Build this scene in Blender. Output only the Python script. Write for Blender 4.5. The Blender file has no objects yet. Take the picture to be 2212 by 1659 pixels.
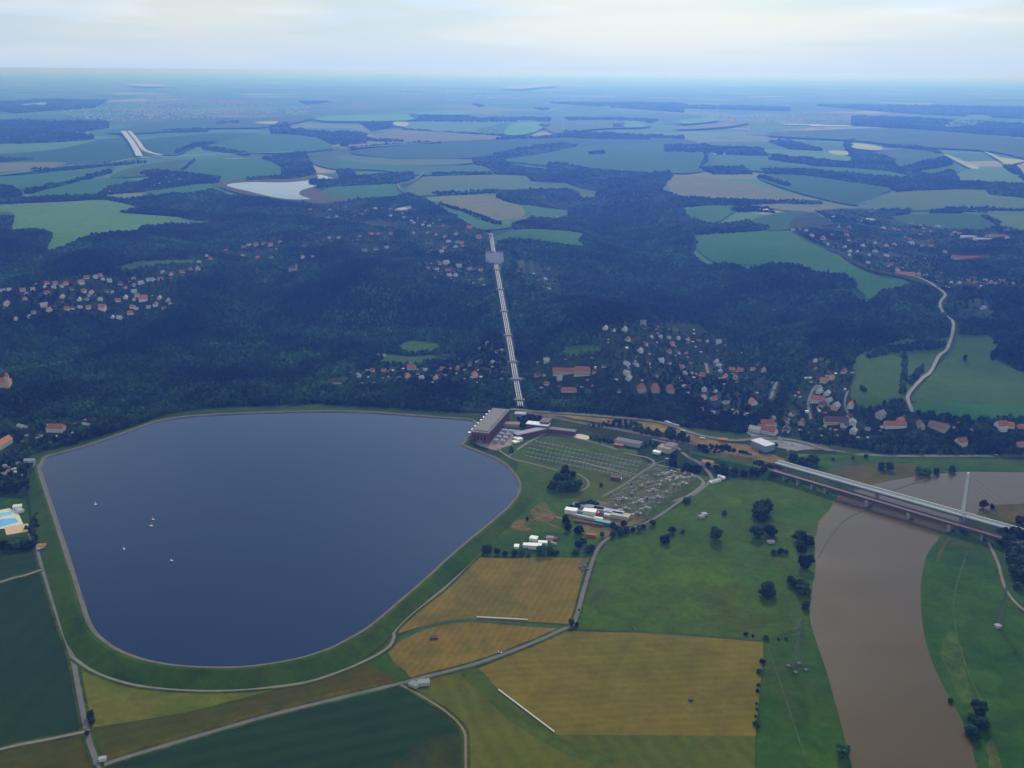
import bpy, bmesh, math, random
import numpy as np
from mathutils import Matrix, Vector
from mathutils.geometry import delaunay_2d_cdt
random.seed(7); rng = np.random.default_rng(11)
R = math.radians
S = bpy.context.scene
COL = S.collection

# ------------------------------------------------------------------ camera
FW, FH, FOC = 2212.0, 1659.0, 2170.0          # photograph frame units used for survey readings
CAMZ, PITCH, ROLL = 600.0, R(17.3), R(0.4)
cam = bpy.data.objects.new('camera', bpy.data.cameras.new('camera'))
COL.objects.link(cam); S.camera = cam
CM = Matrix.Rotation(R(90) - PITCH, 4, 'X') @ Matrix.Rotation(ROLL, 4, 'Z')
cam.matrix_world = Matrix.Translation((0, 0, CAMZ)) @ CM
cam.data.sensor_width = 36; cam.data.lens = 36 * FOC / FW
cam.data.clip_start = 1; cam.data.clip_end = 600000
# ------------------------------------------------------------------ light
SUN_EL, SUN_AZ = R(32), R(9)                   # azimuth from +Y clockwise: ahead, above the frame
sd = Vector((math.sin(SUN_AZ) * math.cos(SUN_EL), math.cos(SUN_AZ) * math.cos(SUN_EL), math.sin(SUN_EL)))
sl = bpy.data.lights.new('sun', 'SUN'); sl.energy = 3.4; sl.angle = R(5); sl.color = (1, .975, .94)
so = bpy.data.objects.new('sun', sl); COL.objects.link(so)
so.rotation_euler = sd.to_track_quat('Z', 'Y').to_euler()
SKY_K = .1; CLOUD = (15.6, 15.9, 16.4, 1)
W = bpy.data.worlds.new('World'); S.world = W; W.use_nodes = True
nt = W.node_tree; nt.nodes.clear()
out = nt.nodes.new('ShaderNodeOutputWorld'); bg = nt.nodes.new('ShaderNodeBackground')
sky = nt.nodes.new('ShaderNodeTexSky'); sky.sky_type = 'NISHITA'; sky.sun_disc = False
sky.sun_elevation = SUN_EL; sky.sun_rotation = SUN_AZ; sky.altitude = 300; sky.dust_density = .6; sky.air_density = 1.4; sky.ozone_density = 2.5
N = nt.nodes.new; L = nt.links.new
def mth(op, a, b=None, cl=False):
    m = N('ShaderNodeMath'); m.operation = op; m.use_clamp = cl
    for i, q in enumerate((a, b)):
        if q is None: continue
        if isinstance(q, (int, float)): m.inputs[i].default_value = q
        else: L(q, m.inputs[i])
    return m.outputs[0]
tc = N('ShaderNodeTexCoord'); sx = N('ShaderNodeSeparateXYZ'); L(tc.outputs['Generated'], sx.inputs[0])
den = mth('ADD', mth('MAXIMUM', sx.outputs[2], 0.), .09)           # cloud deck seen in perspective
cx = N('ShaderNodeCombineXYZ'); L(mth('DIVIDE', sx.outputs[0], den), cx.inputs[0]); L(mth('DIVIDE', sx.outputs[1], den), cx.inputs[1])
nz = N('ShaderNodeTexNoise'); nz.inputs['Scale'].default_value = .55; nz.inputs['Detail'].default_value = 3.5; nz.inputs['Roughness'].default_value = .55
mr = N('ShaderNodeMapRange'); mr.interpolation_type = 'SMOOTHSTEP'
mr.inputs['From Min'].default_value = .40; mr.inputs['From Max'].default_value = .66
mr.inputs['To Min'].default_value = .36; mr.inputs['To Max'].default_value = .85
mx = N('ShaderNodeMix'); mx.data_type = 'RGBA'
nb = N('ShaderNodeTexNoise'); nb.inputs['Scale'].default_value = .33; nb.inputs['Detail'].default_value = 2.5; mb_ = N('ShaderNodeMapping'); mb_.inputs['Location'].default_value = (3.1, 1.7, 0)
L(cx.outputs[0], mb_.inputs[0]); L(mb_.outputs[0], nb.inputs['Vector'])
rb = N('ShaderNodeMapRange'); rb.interpolation_type = 'SMOOTHSTEP'; rb.inputs['From Min'].default_value = .42; rb.inputs['From Max'].default_value = .58; L(nb.outputs['Fac'], rb.inputs['Value'])
cm = N('ShaderNodeMix'); cm.data_type = 'RGBA'; cm.inputs['A'].default_value = (10.8, 13.3, 16.6, 1); cm.inputs['B'].default_value = CLOUD; L(rb.outputs[0], cm.inputs['Factor'])
lo = N('ShaderNodeMix'); lo.data_type = 'RGBA'; lo.inputs['B'].default_value = (8.5, 11.3, 14.9, 1)          # blue distance lying on the horizon
L(mth('POWER', 2.718, mth('MULTIPLY', mth('MAXIMUM', sx.outputs[2], 0.), -22.)), lo.inputs['Factor']); L(cm.outputs['Result'], lo.inputs['A']); 
dp = N('ShaderNodeVectorMath'); dp.operation = 'DOT_PRODUCT'; dp.inputs[1].default_value = tuple(sd); L(tc.outputs['Generated'], dp.inputs[0])
glow = mth('ADD', mth('POWER', mth('MAXIMUM', dp.outputs['Value'], 0.), 14.), .97)      # thin cloud lit through by the sun
gs = N('ShaderNodeVectorMath'); gs.operation = 'SCALE'; L(lo.outputs['Result'], gs.inputs[0]); L(glow, gs.inputs['Scale']); L(gs.outputs[0], mx.inputs['B'])
bg.inputs['Strength'].default_value = SKY_K
L(cx.outputs[0], nz.inputs['Vector']); L(nz.outputs['Fac'], mr.inputs['Value'])
veil = mth('MULTIPLY', mth('POWER', 2.718, mth('MULTIPLY', mth('MAXIMUM', sx.outputs[2], 0.), -9.)), .96)   # pale haze thickening to the horizon
L(mth('MAXIMUM', veil, mr.outputs['Result']), mx.inputs['Factor'])
tint = N('ShaderNodeVectorMath'); tint.operation = 'MULTIPLY'; tint.inputs[1].default_value = (.84, .97, 1.12); L(sky.outputs['Color'], tint.inputs[0]); L(tint.outputs[0], mx.inputs['A']); L(mx.outputs['Result'], bg.inputs['Color']); L(bg.outputs[0], out.inputs[0])
S.view_settings.view_transform = 'Standard'; S.view_settings.look = 'None'
S.view_settings.gamma = 1; S.view_settings.use_curve_mapping = False
S.view_settings.exposure = -0.68
S.render.engine = 'CYCLES'
S.cycles.use_denoising = True
S.cycles.max_bounces = 4; S.cycles.diffuse_bounces = 1; S.cycles.glossy_bounces = 2; S.cycles.volume_bounces = 0
S.cycles.transparent_max_bounces = 4

# ------------------------------------------------------------------ terrain height
_g = np.random.default_rng(3).random((256, 256))
def vnoise(x, y):
    xi = np.floor(x).astype(int); yi = np.floor(y).astype(int); fx = x - xi; fy = y - yi
    fx = fx * fx * (3 - 2 * fx); fy = fy * fy * (3 - 2 * fy)
    a = _g[xi & 255, yi & 255]; b = _g[(xi + 1) & 255, yi & 255]; c = _g[xi & 255, (yi + 1) & 255]; d = _g[(xi + 1) & 255, (yi + 1) & 255]
    return (a * (1 - fx) + b * fx) * (1 - fy) + (c * (1 - fx) + d * fx) * fy - .5
def fbm(x, y, s, o=3):
    r = 0; a = 1; x = x / s; y = y / s
    for k in range(o): r = r + a * vnoise(x + 17.3 * k, y - 9.1 * k); a *= .45; x = x * 2.03; y = y * 2.03
    return r
def sst(t): t = np.clip(t, 0, 1); return t * t * (3 - 2 * t)
PB, PT = (16., 1775., 2.), (-67., 2987., 135.)      # pipeline foot and head
UR = (-905., 4010., 146.)                           # upper reservoir
def valley(x, y, pts, depth, wid):
    px = np.interp(y, [p[1] for p in pts], [p[0] for p in pts])
    w = sst((y - pts[0][1]) / 350) * (1 - sst((y - pts[-1][1] + 700) / 700))
    return depth * np.exp(-((x - px) / wid) ** 2) * w
def H(x, y):
    x = np.asarray(x, float); y = np.asarray(y, float)
    yf = np.interp(x, [-3000, -930, -300, 100, 350, 500, 830, 1500, 4000], [1730, 1735, 1800, 1800, 1700, 1640, 1540, 1500, 1400])
    s = (y - yf) / 1230
    sc = np.clip(s, 0, 1)
    base = 138 * (.55 * sc + .45 * sst(sc))
    on = sst(s / .12)
    ridge = np.exp(-((s - .45) / .42) ** 2) * on
    h = base + ridge * (125 * fbm(x + 300, y, 520, 2) + 40 * fbm(x, y + 900, 190, 2))
    h = h - valley(x, y, [(450, 1650), (500, 2300), (400, 3000), (300, 3800), (150, 5000)], 62, 190)
    h = h - valley(x, y, [(-330, 1850), (-620, 2500), (-1000, 3200), (-1200, 4000)], 42, 170)
    h = h - valley(x, y, [(820, 1650), (1050, 2300), (1250, 3000), (1400, 4200)], 34, 160)
    far = np.clip((y - 3200) / 12000, 0, 1)
    h = h + 45 * far + on * 26 * sst((y - 2600) / 2500) * fbm(x, y, 1400, 3) + 45 * sst((y - 9000) / 25000) * fbm(x, y, 8000, 2)
    t = np.clip((y - PB[1]) / (PT[1] - PB[1]), 0, 1)
    cx = PB[0] + (PT[0] - PB[0]) * t; cz = PB[2] + (PT[2] - PB[2]) * t
    w = np.exp(-((x - cx) / 55) ** 4) * (1 - sst((y - 2990) / 200)) * sst((y - 1770) / 60)
    h = h * (1 - w) + cz * w
    w = np.exp(-(((x - UR[0]) / 460) ** 2 + ((y - UR[1]) / 640) ** 2) ** 2)
    h = h * (1 - w) + UR[2] * w
    return np.where(y < yf, 0., np.maximum(h, 0))
C3 = np.array(CM.to_3x3())
def ray(F):
    F = np.asarray(F, float).reshape(-1, 2)
    d = np.stack([(F[:, 0] - FW / 2) / FOC, -(F[:, 1] - FH / 2) / FOC, -np.ones(len(F))], 1)
    return d @ C3.T
def G(F):
    """where sight lines of the frame readings F meet the terrain"""
    d = ray(F); d = d / d[:, 1:2]
    ys = 500 * 1.0125 ** np.arange(400)
    ys = ys[ys < 60000]
    X = d[:, 0:1] * ys; Z = CAMZ + d[:, 2:3] * ys; Y = np.broadcast_to(ys, X.shape)
    under = Z < H(X, Y); k = np.where(under.any(1), under.argmax(1), len(ys) - 1)
    k = np.maximum(k, 1); a = ys[k - 1].copy(); b = ys[k].copy()
    for _ in range(18):
        m = (a + b) / 2; u = CAMZ + d[:, 2] * m < H(d[:, 0] * m, m)
        b = np.where(u, m, b); a = np.where(u, a, m)
    x = d[:, 0] * b
    return np.stack([x, b, H(x, b)], 1)
def PZ(fx, fy, z=0.):
    d = ray([(fx, fy)])[0]; t = (z - CAMZ) / d[2]
    return Vector((d[0] * t, d[1] * t, z))
def proj(x, y, z):
    p = np.stack([x, y, z - CAMZ], -1) @ C3
    return FW / 2 + FOC * p[..., 0] / -p[..., 2], FH / 2 - FOC * p[..., 1] / -p[..., 2]
def T(c, r, pts):          # readings taken on the enlarged tile in column c, row r
    return [(p[0] / 3 + c * 737.33, p[1] / 3 + r * 553.0) for p in pts]
def smooth(pts, n=5, closed=True):
    P = np.array(pts, float); m = len(P); o = []
    for i in range(m if closed else m - 1):
        if closed: a, b, c, d = P[(i - 1) % m], P[i], P[(i + 1) % m], P[(i + 2) % m]
        else: a, b, c, d = P[max(i - 1, 0)], P[i], P[i + 1], P[min(i + 2, m - 1)]
        for k in range(n):
            t = k / n
            o.append(.5 * ((2 * b) + (c - a) * t + (2 * a - 5 * b + 4 * c - d) * t * t + (3 * b - a - 3 * c + d) * t ** 3))
    if not closed: o.append(P[-1])
    return np.array(o)
def inside(px, py, poly):
    P = np.asarray(poly, float); r = np.zeros(px.shape, bool); j = len(P) - 1
    for i in range(len(P)):
        xi, yi = P[i]; xj, yj = P[j]
        if yi != yj: r ^= ((yi > py) != (yj > py)) & (px < (xj - xi) * (py - yi) / (yj - yi) + xi)
        j = i
    return r

# ------------------------------------------------------------------ materials
MATS = {}
TONE_SCALE = (.68, .68, .36)         # every field tone scaled darker, blue most to offset the haze
def node_mat(name):
    m = bpy.data.materials.new(name); m.use_nodes = True; MATS[name] = m
    return m, m.node_tree, m.node_tree.nodes['Principled BSDF']
def mat(name, c, rough=.8, var=.12, scale=.3, metal=0., spec=.3, rnd=0.):
    if name in MATS: return MATS[name]
    m, n, b = node_mat(name); b.inputs['Roughness'].default_value = rough; b.inputs['Metallic'].default_value = metal
    b.inputs['Specular IOR Level'].default_value = spec
    t = n.nodes.new('ShaderNodeTexCoord'); z = n.nodes.new('ShaderNodeTexNoise'); z.inputs['Scale'].default_value = scale; z.inputs['Detail'].default_value = 4
    r = n.nodes.new('ShaderNodeMapRange'); r.inputs['From Min'].default_value = .3; r.inputs['From Max'].default_value = .7
    r.inputs['To Min'].default_value = 1 - var; r.inputs['To Max'].default_value = 1 + var
    v = n.nodes.new('ShaderNodeVectorMath'); v.operation = 'SCALE'; v.inputs[0].default_value = c
    n.links.new(t.outputs['Object'], z.inputs['Vector']); n.links.new(z.outputs['Fac'], r.inputs['Value'])
    src = r.outputs['Result']
    if rnd:
        oi = n.nodes.new('ShaderNodeObjectInfo'); q = n.nodes.new('ShaderNodeMapRange')
        q.inputs['To Min'].default_value = 1 - rnd; q.inputs['To Max'].default_value = 1 + rnd
        mm = n.nodes.new('ShaderNodeMath'); mm.operation = 'MULTIPLY'
        n.links.new(oi.outputs['Random'], q.inputs['Value']); n.links.new(q.outputs['Result'], mm.inputs[0]); n.links.new(src, mm.inputs[1]); src = mm.outputs[0]
    n.links.new(src, v.inputs['Scale']); n.links.new(v.outputs[0], b.inputs['Base Color'])
    return m
def field(name, c1, c2, scale=.008, fine=.17, stripe=None, ang=0., amp=.12, c3=None):
    """crop or grass: two tones in large patches, fine tufts, optional drill rows"""
    c1, c2, c3 = [None if c is None else tuple(v * d for v, d in zip(c, (1.0, 1.35, .8) if name[:7] == 'plateau' else TONE_SCALE)) for c in (c1, c2, c3)]
    if name in MATS: return MATS[name]
    m, n, b = node_mat(name); b.inputs['Roughness'].default_value = .95; b.inputs['Specular IOR Level'].default_value = .05
    N = n.nodes.new; K = n.links.new
    t = N('ShaderNodeTexCoord'); z = N('ShaderNodeTexNoise'); z.inputs['Scale'].default_value = scale; z.inputs['Detail'].default_value = 7; z.inputs['Roughness'].default_value = .62
    r = N('ShaderNodeMapRange'); r.inputs['From Min'].default_value = .36; r.inputs['From Max'].default_value = .64
    x = N('ShaderNodeMix'); x.data_type = 'RGBA'; x.inputs['A'].default_value = (*c1, 1); x.inputs['B'].default_value = (*c2, 1)
    K(t.outputs['Object'], z.inputs['Vector']); K(z.outputs['Fac'], r.inputs['Value']); K(r.outputs['Result'], x.inputs['Factor'])
    col = x.outputs['Result']
    if c3:
        z3 = N('ShaderNodeTexNoise'); z3.inputs['Scale'].default_value = scale * .6; z3.inputs['Detail'].default_value = 8; z3.inputs['Roughness'].default_value = .7
        mp3 = N('ShaderNodeMapping'); mp3.inputs['Location'].default_value = (511, 77, 3)
        r3 = N('ShaderNodeMapRange'); r3.inputs['From Min'].default_value = .52; r3.inputs['From Max'].default_value = .66
        x3 = N('ShaderNodeMix'); x3.data_type = 'RGBA'; x3.inputs['B'].default_value = (*c3, 1)
        K(t.outputs['Object'], mp3.inputs[0]); K(mp3.outputs[0], z3.inputs['Vector']); K(z3.outputs['Fac'], r3.inputs['Value']); K(r3.outputs['Result'], x3.inputs['Factor']); K(col, x3.inputs['A']); col = x3.outputs['Result']
    f = N('ShaderNodeTexNoise'); f.inputs['Scale'].default_value = .11; f.inputs['Detail'].default_value = 5; f.inputs['Roughness'].default_value = .7
    q = N('ShaderNodeMapRange'); q.inputs['From Min'].default_value = .3; q.inputs['From Max'].default_value = .7; q.inputs['To Min'].default_value = 1 - fine; q.inputs['To Max'].default_value = 1 + fine
    K(t.outputs['Object'], f.inputs['Vector']); K(f.outputs['Fac'], q.inputs['Value'])
    g_ = N('ShaderNodeTexNoise'); g_.inputs['Scale'].default_value = .028; g_.inputs['Detail'].default_value = 4; g_.inputs['Roughness'].default_value = .65; g_.inputs['Distortion'].default_value = .6
    qg = N('ShaderNodeMapRange'); qg.inputs['From Min'].default_value = .32; qg.inputs['From Max'].default_value = .68; qg.inputs['To Min'].default_value = 1 - fine * 1.3; qg.inputs['To Max'].default_value = 1 + fine * 1.3
    K(t.outputs['Object'], g_.inputs['Vector']); K(g_.outputs['Fac'], qg.inputs['Value'])
    m0 = N('ShaderNodeMath'); m0.operation = 'MULTIPLY'; K(q.outputs['Result'], m0.inputs[0]); K(qg.outputs[0], m0.inputs[1])
    k = m0.outputs[0]
    if stripe:
        mp2 = N('ShaderNodeMapping'); mp2.inputs['Rotation'].default_value = (0, 0, -ang)
        wv = N('ShaderNodeTexWave'); wv.wave_type = 'BANDS'; wv.bands_direction = 'Y'; wv.inputs['Scale'].default_value = 2 * math.pi / 20 / stripe * 1.0
        wv.inputs['Distortion'].default_value = 2.2; wv.inputs['Detail'].default_value = 4; wv.inputs['Detail Scale'].default_value = .6
        q2 = N('ShaderNodeMapRange'); q2.inputs['To Min'].default_value = 1 - amp; q2.inputs['To Max'].default_value = 1 + amp
        mm = N('ShaderNodeMath'); mm.operation = 'MULTIPLY'
        K(t.outputs['Object'], mp2.inputs['Vector']); K(mp2.outputs[0], wv.inputs['Vector']); K(wv.outputs['Fac'], q2.inputs['Value']); K(q2.outputs[0], mm.inputs[0]); K(k, mm.inputs[1]); k = mm.outputs[0]
    v = N('ShaderNodeVectorMath'); v.operation = 'SCALE'; K(col, v.inputs[0]); K(k, v.inputs['Scale']); K(v.outputs[0], b.inputs['Base Color'])
    bp = N('ShaderNodeBump'); bp.inputs['Strength'].default_value = .35; bp.inputs['Distance'].default_value = .8
    K(f.outputs['Fac'], bp.inputs['Height']); K(bp.outputs[0], b.inputs['Normal'])
    return m
def water(name, c, rough, wave, bump=.25, var=None):
    m, n, b = node_mat(name); b.inputs['Roughness'].default_value = rough; b.inputs['IOR'].default_value = 1.33
    N = n.nodes.new; K = n.links.new
    t = N('ShaderNodeTexCoord'); z = N('ShaderNodeTexNoise'); z.inputs['Scale'].default_value = wave; z.inputs['Detail'].default_value = 5; z.inputs['Roughness'].default_value = .6
    mp_ = N('ShaderNodeMapping'); mp_.inputs['Scale'].default_value = (1, 2.2, 1); mp_.inputs['Rotation'].default_value = (0, 0, .3)
    bp = N('ShaderNodeBump'); bp.inputs['Strength'].default_value = bump; bp.inputs['Distance'].default_value = .3
    K(t.outputs['Object'], mp_.inputs[0]); K(mp_.outputs[0], z.inputs['Vector']); K(z.outputs['Fac'], bp.inputs['Height']); K(bp.outputs[0], b.inputs['Normal'])
    z2 = N('ShaderNodeTexNoise'); z2.inputs['Scale'].default_value = .006; z2.inputs['Detail'].default_value = 3
    x = N('ShaderNodeMix'); x.data_type = 'RGBA'; x.inputs['A'].default_value = (*c, 1); x.inputs['B'].default_value = (*(var or c), 1)
    K(mp_.outputs[0], z2.inputs['Vector']); K(z2.outputs['Fac'], x.inputs['Factor']); K(x.outputs['Result'], b.inputs['Base Color'])
    rr_ = N('ShaderNodeMapRange'); rr_.inputs['From Min'].default_value = .4; rr_.inputs['From Max'].default_value = .6; rr_.inputs['To Min'].default_value = rough * .85; rr_.inputs['To Max'].default_value = rough * 1.2   # wind lanes
    K(z2.outputs['Fac'], rr_.inputs['Value']); K(rr_.outputs[0], b.inputs['Roughness'])
    return m

# ------------------------------------------------------------------ object helpers
def setp(o, label=None, cat=None, group=None, kind=None):
    if label: o['label'] = label
    if cat: o['category'] = cat
    if group: o['group'] = group
    if kind: o['kind'] = kind
    return o
def link(name, me, parent=None, loc=None, rotz=None):
    o = bpy.data.objects.new(name, me); COL.objects.link(o)
    if parent: o.parent = parent
    if loc is not None: o.location = loc
    if rotz is not None: o.rotation_euler = (0, 0, rotz)
    return o
def thing(name, label, cat, loc=(0, 0, 0), rotz=0, group=None):
    o = bpy.data.objects.new(name, None); COL.objects.link(o); o.location = loc; o.rotation_euler = (0, 0, rotz); o.empty_display_size = 1
    return setp(o, label, cat, group)
class MB:
    def __init__(s): s.v = []; s.f = []
    def add(s, v, f):
        n = len(s.v); s.v += [tuple(p) for p in v]; s.f += [tuple(i + n for i in q) for q in f]; return s
    def box(s, x0, x1, y0, y1, z0, z1, m=None):
        v = [(x0, y0, z0), (x1, y0, z0), (x1, y1, z0), (x0, y1, z0), (x0, y0, z1), (x1, y0, z1), (x1, y1, z1), (x0, y1, z1)]
        if m: v = [m @ Vector(p) for p in v]
        return s.add(v, [(3, 2, 1, 0), (4, 5, 6, 7), (0, 1, 5, 4), (1, 2, 6, 5), (2, 3, 7, 6), (3, 0, 4, 7)])
    def bar(s, a, b, r, r2=None, n=4, cap=True):
        a = Vector(a); b = Vector(b); r2 = r if r2 is None else r2; d = (b - a).normalized()
        u = d.orthogonal().normalized(); w = d.cross(u); v = []
        for p, q in ((a, r), (b, r2)):
            for k in range(n):
                t = 2 * math.pi * (k + .5) / n; v.append(p + u * math.cos(t) * q + w * math.sin(t) * q)
        f = [(k, (k + 1) % n, n + (k + 1) % n, n + k) for k in range(n)]
        if cap: f += [tuple(range(n))[::-1], tuple(range(n, 2 * n))]
        return s.add(v, f)
    def mesh(s, name, m, smooth_=False):
        me = bpy.data.meshes.new(name); me.from_pydata(s.v, [], s.f); me.materials.append(m)
        if smooth_: me.polygons.foreach_set('use_smooth', [True] * len(me.polygons))
        me.update(); return me
    def build(s, name, m, parent=None, loc=None, rotz=None, smooth_=False):
        return link(name, s.mesh(name, m, smooth_), parent, loc, rotz)

# ------------------------------------------------------------------ ground sheet
M_ground = field('ground_grass', (.055, .10, .030), (.035, .075, .028), .004, .1)
def far_mat():
    m, n, b = node_mat('far_patchwork'); b.inputs['Roughness'].default_value = .95; b.inputs['Specular IOR Level'].default_value = .05
    N = n.nodes.new; K = n.links.new
    t = N('ShaderNodeTexCoord'); mp_ = N('ShaderNodeMapping'); mp_.inputs['Rotation'].default_value = (0, 0, .35); mp_.inputs['Scale'].default_value = (.0014, .0012, 0)
    nz_ = N('ShaderNodeTexNoise'); nz_.inputs['Scale'].default_value = .9; nz_.inputs['Detail'].default_value = 2
    ad = N('ShaderNodeVectorMath'); ad.operation = 'MULTIPLY_ADD'; ad.inputs[1].default_value = (1.1, 1.1, 0)
    vo = N('ShaderNodeTexVoronoi'); vo.distance = 'CHEBYCHEV'; vo.inputs['Scale'].default_value = 1; vo.inputs['Randomness'].default_value = .85
    sp = N('ShaderNodeSeparateColor'); rp = N('ShaderNodeValToRGB'); cr = rp.color_ramp; cr.interpolation = 'CONSTANT'
    cols = [(0, (.05, .13, .036)), (.2, (.075, .17, .045)), (.42, (.055, .14, .04)), (.56, (.14, .19, .065)), (.66, (.07, .18, .045)), (.8, (.15, .14, .08)), (.87, (.06, .13, .04)), (.95, (.28, .26, .13))]
    while len(cr.elements) < len(cols): cr.elements.new(.5)
    for e, (p, c) in zip(cr.elements, cols): e.position = p; e.color = (*c, 1)
    K(t.outputs['Object'], mp_.inputs[0]); K(mp_.outputs[0], nz_.inputs['Vector']); K(nz_.outputs['Color'], ad.inputs[0]); K(mp_.outputs[0], ad.inputs[2])
    K(ad.outputs[0], vo.inputs['Vector']); K(vo.outputs['Color'], sp.inputs[0]); K(sp.outputs[0], rp.inputs[0])
    z = N('ShaderNodeTexNoise'); z.inputs['Scale'].default_value = .0016; z.inputs['Detail'].default_value = 6; z.inputs['Roughness'].default_value = .6
    r = N('ShaderNodeMapRange'); r.inputs['From Min'].default_value = .60; r.inputs['From Max'].default_value = .66
    x = N('ShaderNodeMix'); x.data_type = 'RGBA'; x.inputs['B'].default_value = (.025, .055, .024, 1)
    K(t.outputs['Object'], z.inputs['Vector']); K(z.outputs['Fac'], r.inputs['Value']); K(r.outputs[0], x.inputs['Factor']); K(rp.outputs[0], x.inputs['A']); K(x.outputs['Result'], b.inputs['Base Color'])
    return m
M_far = far_mat()
ys = np.concatenate([np.linspace(-1500, 1400, 12), 1400 + np.arange(1, 190) * 16.0])
y = ys[-1]; ext = []
while y < 260000: y *= 1.0085; ext.append(y)
ys = np.concatenate([ys, ext]); nu = 330
us = np.linspace(-1, 1, nu)
Xg = us[None, :] * (1500 + .62 * np.maximum(ys, 0))[:, None]; Yg = np.repeat(ys[:, None], nu, 1); Zg = H(Xg, Yg) - .02
nv = len(ys)
idx = np.arange(nv * nu).reshape(nv, nu)
q = np.stack([idx[:-1, :-1], idx[:-1, 1:], idx[1:, 1:], idx[1:, :-1]], -1).reshape(-1, 4)
me = bpy.data.meshes.new('ground'); me.vertices.add(nv * nu); me.vertices.foreach_set('co', np.stack([Xg, Yg, Zg], -1).ravel())
me.loops.add(len(q) * 4); me.loops.foreach_set('vertex_index', q.ravel()); me.polygons.add(len(q)); me.polygons.foreach_set('loop_start', np.arange(len(q)) * 4)
me.materials.append(M_ground); me.materials.append(M_far)
me.polygons.foreach_set('material_index', (Yg[:-1, :-1].ravel() > 2600).astype(int)); me.polygons.foreach_set('use_smooth', np.ones(len(q), bool)); me.update(calc_edges=True)
setp(link('ground', me), kind='structure')

LAY = [0]
def lift(y, k): return k * (.006 + .0000055 * max(y - 1500, 0) ** 1.25) + (.5 + .00025 * y if y > 1560 else 0.)
def drape(name, F, m, sm=True, kind='structure', world=None, zfix=None):
    LAY[0] += 1; k = LAY[0] * .25 + 1
    if world is None:
        if sm: F = smooth(F, 4)
        Wp = G(F)
    else: Wp = np.array(world)
    P = Wp[:, :2]
    if sm and zfix is None and P[:, 1].max() < 1900 and any(k_ in name for k_ in ('spoil', 'works', 'silted', 'bank', 'edge', 'margin', 'hay', 'paddock')):
        q_ = []
        for i in range(len(P)):
            a, b = P[i], P[(i + 1) % len(P)]; n = max(1, int(np.hypot(*(b - a)) / 5)); q_ += [a + (b - a) * j / n for j in range(n)]
        P = np.array(q_); P = P + 7 * np.stack([fbm(P[:, 0], P[:, 1], 22), fbm(P[:, 0] + 500, P[:, 1], 22)], 1)      # ragged natural margin
    if zfix is not None:
        o = MB().add([(p[0], p[1], zfix) for p in P], [tuple(range(len(P)))]).build(name, m)
        return setp(o, kind=kind)
    hill = P[:, 1].max() > 1400
    my = P[:, 1].mean(); step = max(18., my * .009)
    dense = []
    for i in range(len(P)):
        a, b = P[i], P[(i + 1) % len(P)]; n = max(1, int(np.hypot(*(b - a)) / (step if hill else 1e9)))
        for j in range(n): dense.append(a + (b - a) * j / n)
    D = np.array(dense); n = len(D); V = [Vector(p) for p in D]
    if hill:
        x0, y0 = D.min(0); x1, y1 = D.max(0)
        nx = int((x1 - x0) / step) + 1; ny = int((y1 - y0) / step) + 1
        if nx * ny > 9000: step *= math.sqrt(nx * ny / 9000)
        gx, gy = np.meshgrid(np.arange(x0 + step / 2, x1, step), np.arange(y0 + step / 2, y1, step)); gx = gx.ravel(); gy = gy.ravel()
        i_ = inside(gx, gy, D); gx = gx[i_]; gy = gy[i_]
        V += [Vector((a, b)) for a, b in zip(gx, gy)]
    r = delaunay_2d_cdt(V, [(i, (i + 1) % n) for i in range(n)], [list(range(n))], 1, 1e-3)
    vs = np.array([(v.x, v.y) for v in r[0]]); z = H(vs[:, 0], vs[:, 1]) + np.array([lift(a, k) for a in vs[:, 1]])
    o = MB().add(np.column_stack([vs, z]).tolist(), [tuple(f) for f in r[2]]).build(name, m, smooth_=True)
    return setp(o, kind=kind)
def strip(name, F, w, m, sm=True, zoff=0., kind='structure', world=None):
    LAY[0] += 1; k = LAY[0] * .25 + 1
    P = np.array(world, float) if world is not None else G(F)[:, :2]
    k += 40
    if sm: P = smooth(P, 8, False)
    if P[:, 1].max() > 1500:
        q_ = []
        for a, b in zip(P[:-1], P[1:]):
            n = max(1, int(np.hypot(*(b - a)) / 30)); q_ += [a + (b - a) * j / n for j in range(n)]
        P = np.array(q_ + [P[-1]])
    d = np.gradient(P, axis=0); d /= np.linalg.norm(d, axis=1)[:, None] + 1e-9; nrm = np.stack([-d[:, 1], d[:, 0]], 1) * w / 2
    v = []; f = []
    for i, (p, nn) in enumerate(zip(P, nrm)):
        for sgn in (1, -1):
            a = p + sgn * nn; v.append((a[0], a[1], float(H(a[0], a[1])) + lift(a[1], k) + zoff))
        if i: f.append((2 * i - 2, 2 * i - 1, 2 * i + 1, 2 * i))
    return setp(MB().add(v, f).build(name, m), kind=kind)

# tones
wheat = field('wheat', (.240, .182, .040), (.195, .165, .036), .006, .13, 11, .1, .045, (.11, .125, .035))
wheat2 = field('wheat_pale', (.29, .185, .055), (.24, .18, .05), .006, .12, 8, 1.25, .06, (.13, .13, .04))
wheatg = field('wheat_green', (.160, .155, .028), (.100, .135, .024), .007, .12, 17, 1.9, .07, (.15, .12, .04))
olive = field('olive_crop', (.075, .088, .018), (.10, .09, .022), .006, .12, 15, .35, .06, (.15, .085, .022))
tri = field('rough_grass', (.23, .19, .055), (.12, .17, .030), .008, .15, None, 0, 0, (.075, .12, .03))
dark = field('dark_crop', (.022, .058, .034), (.030, .070, .040), .004, .08, 22, .33, .11)
dark2 = field('dark_crop_rows', (.020, .055, .036), (.028, .064, .038), .004, .07, 30, 1.45, .06)
mead = field('meadow', (.098, .168, .012), (.052, .130, .014), .007, .2, None, 0, 0, (.085, .11, .03))
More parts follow.
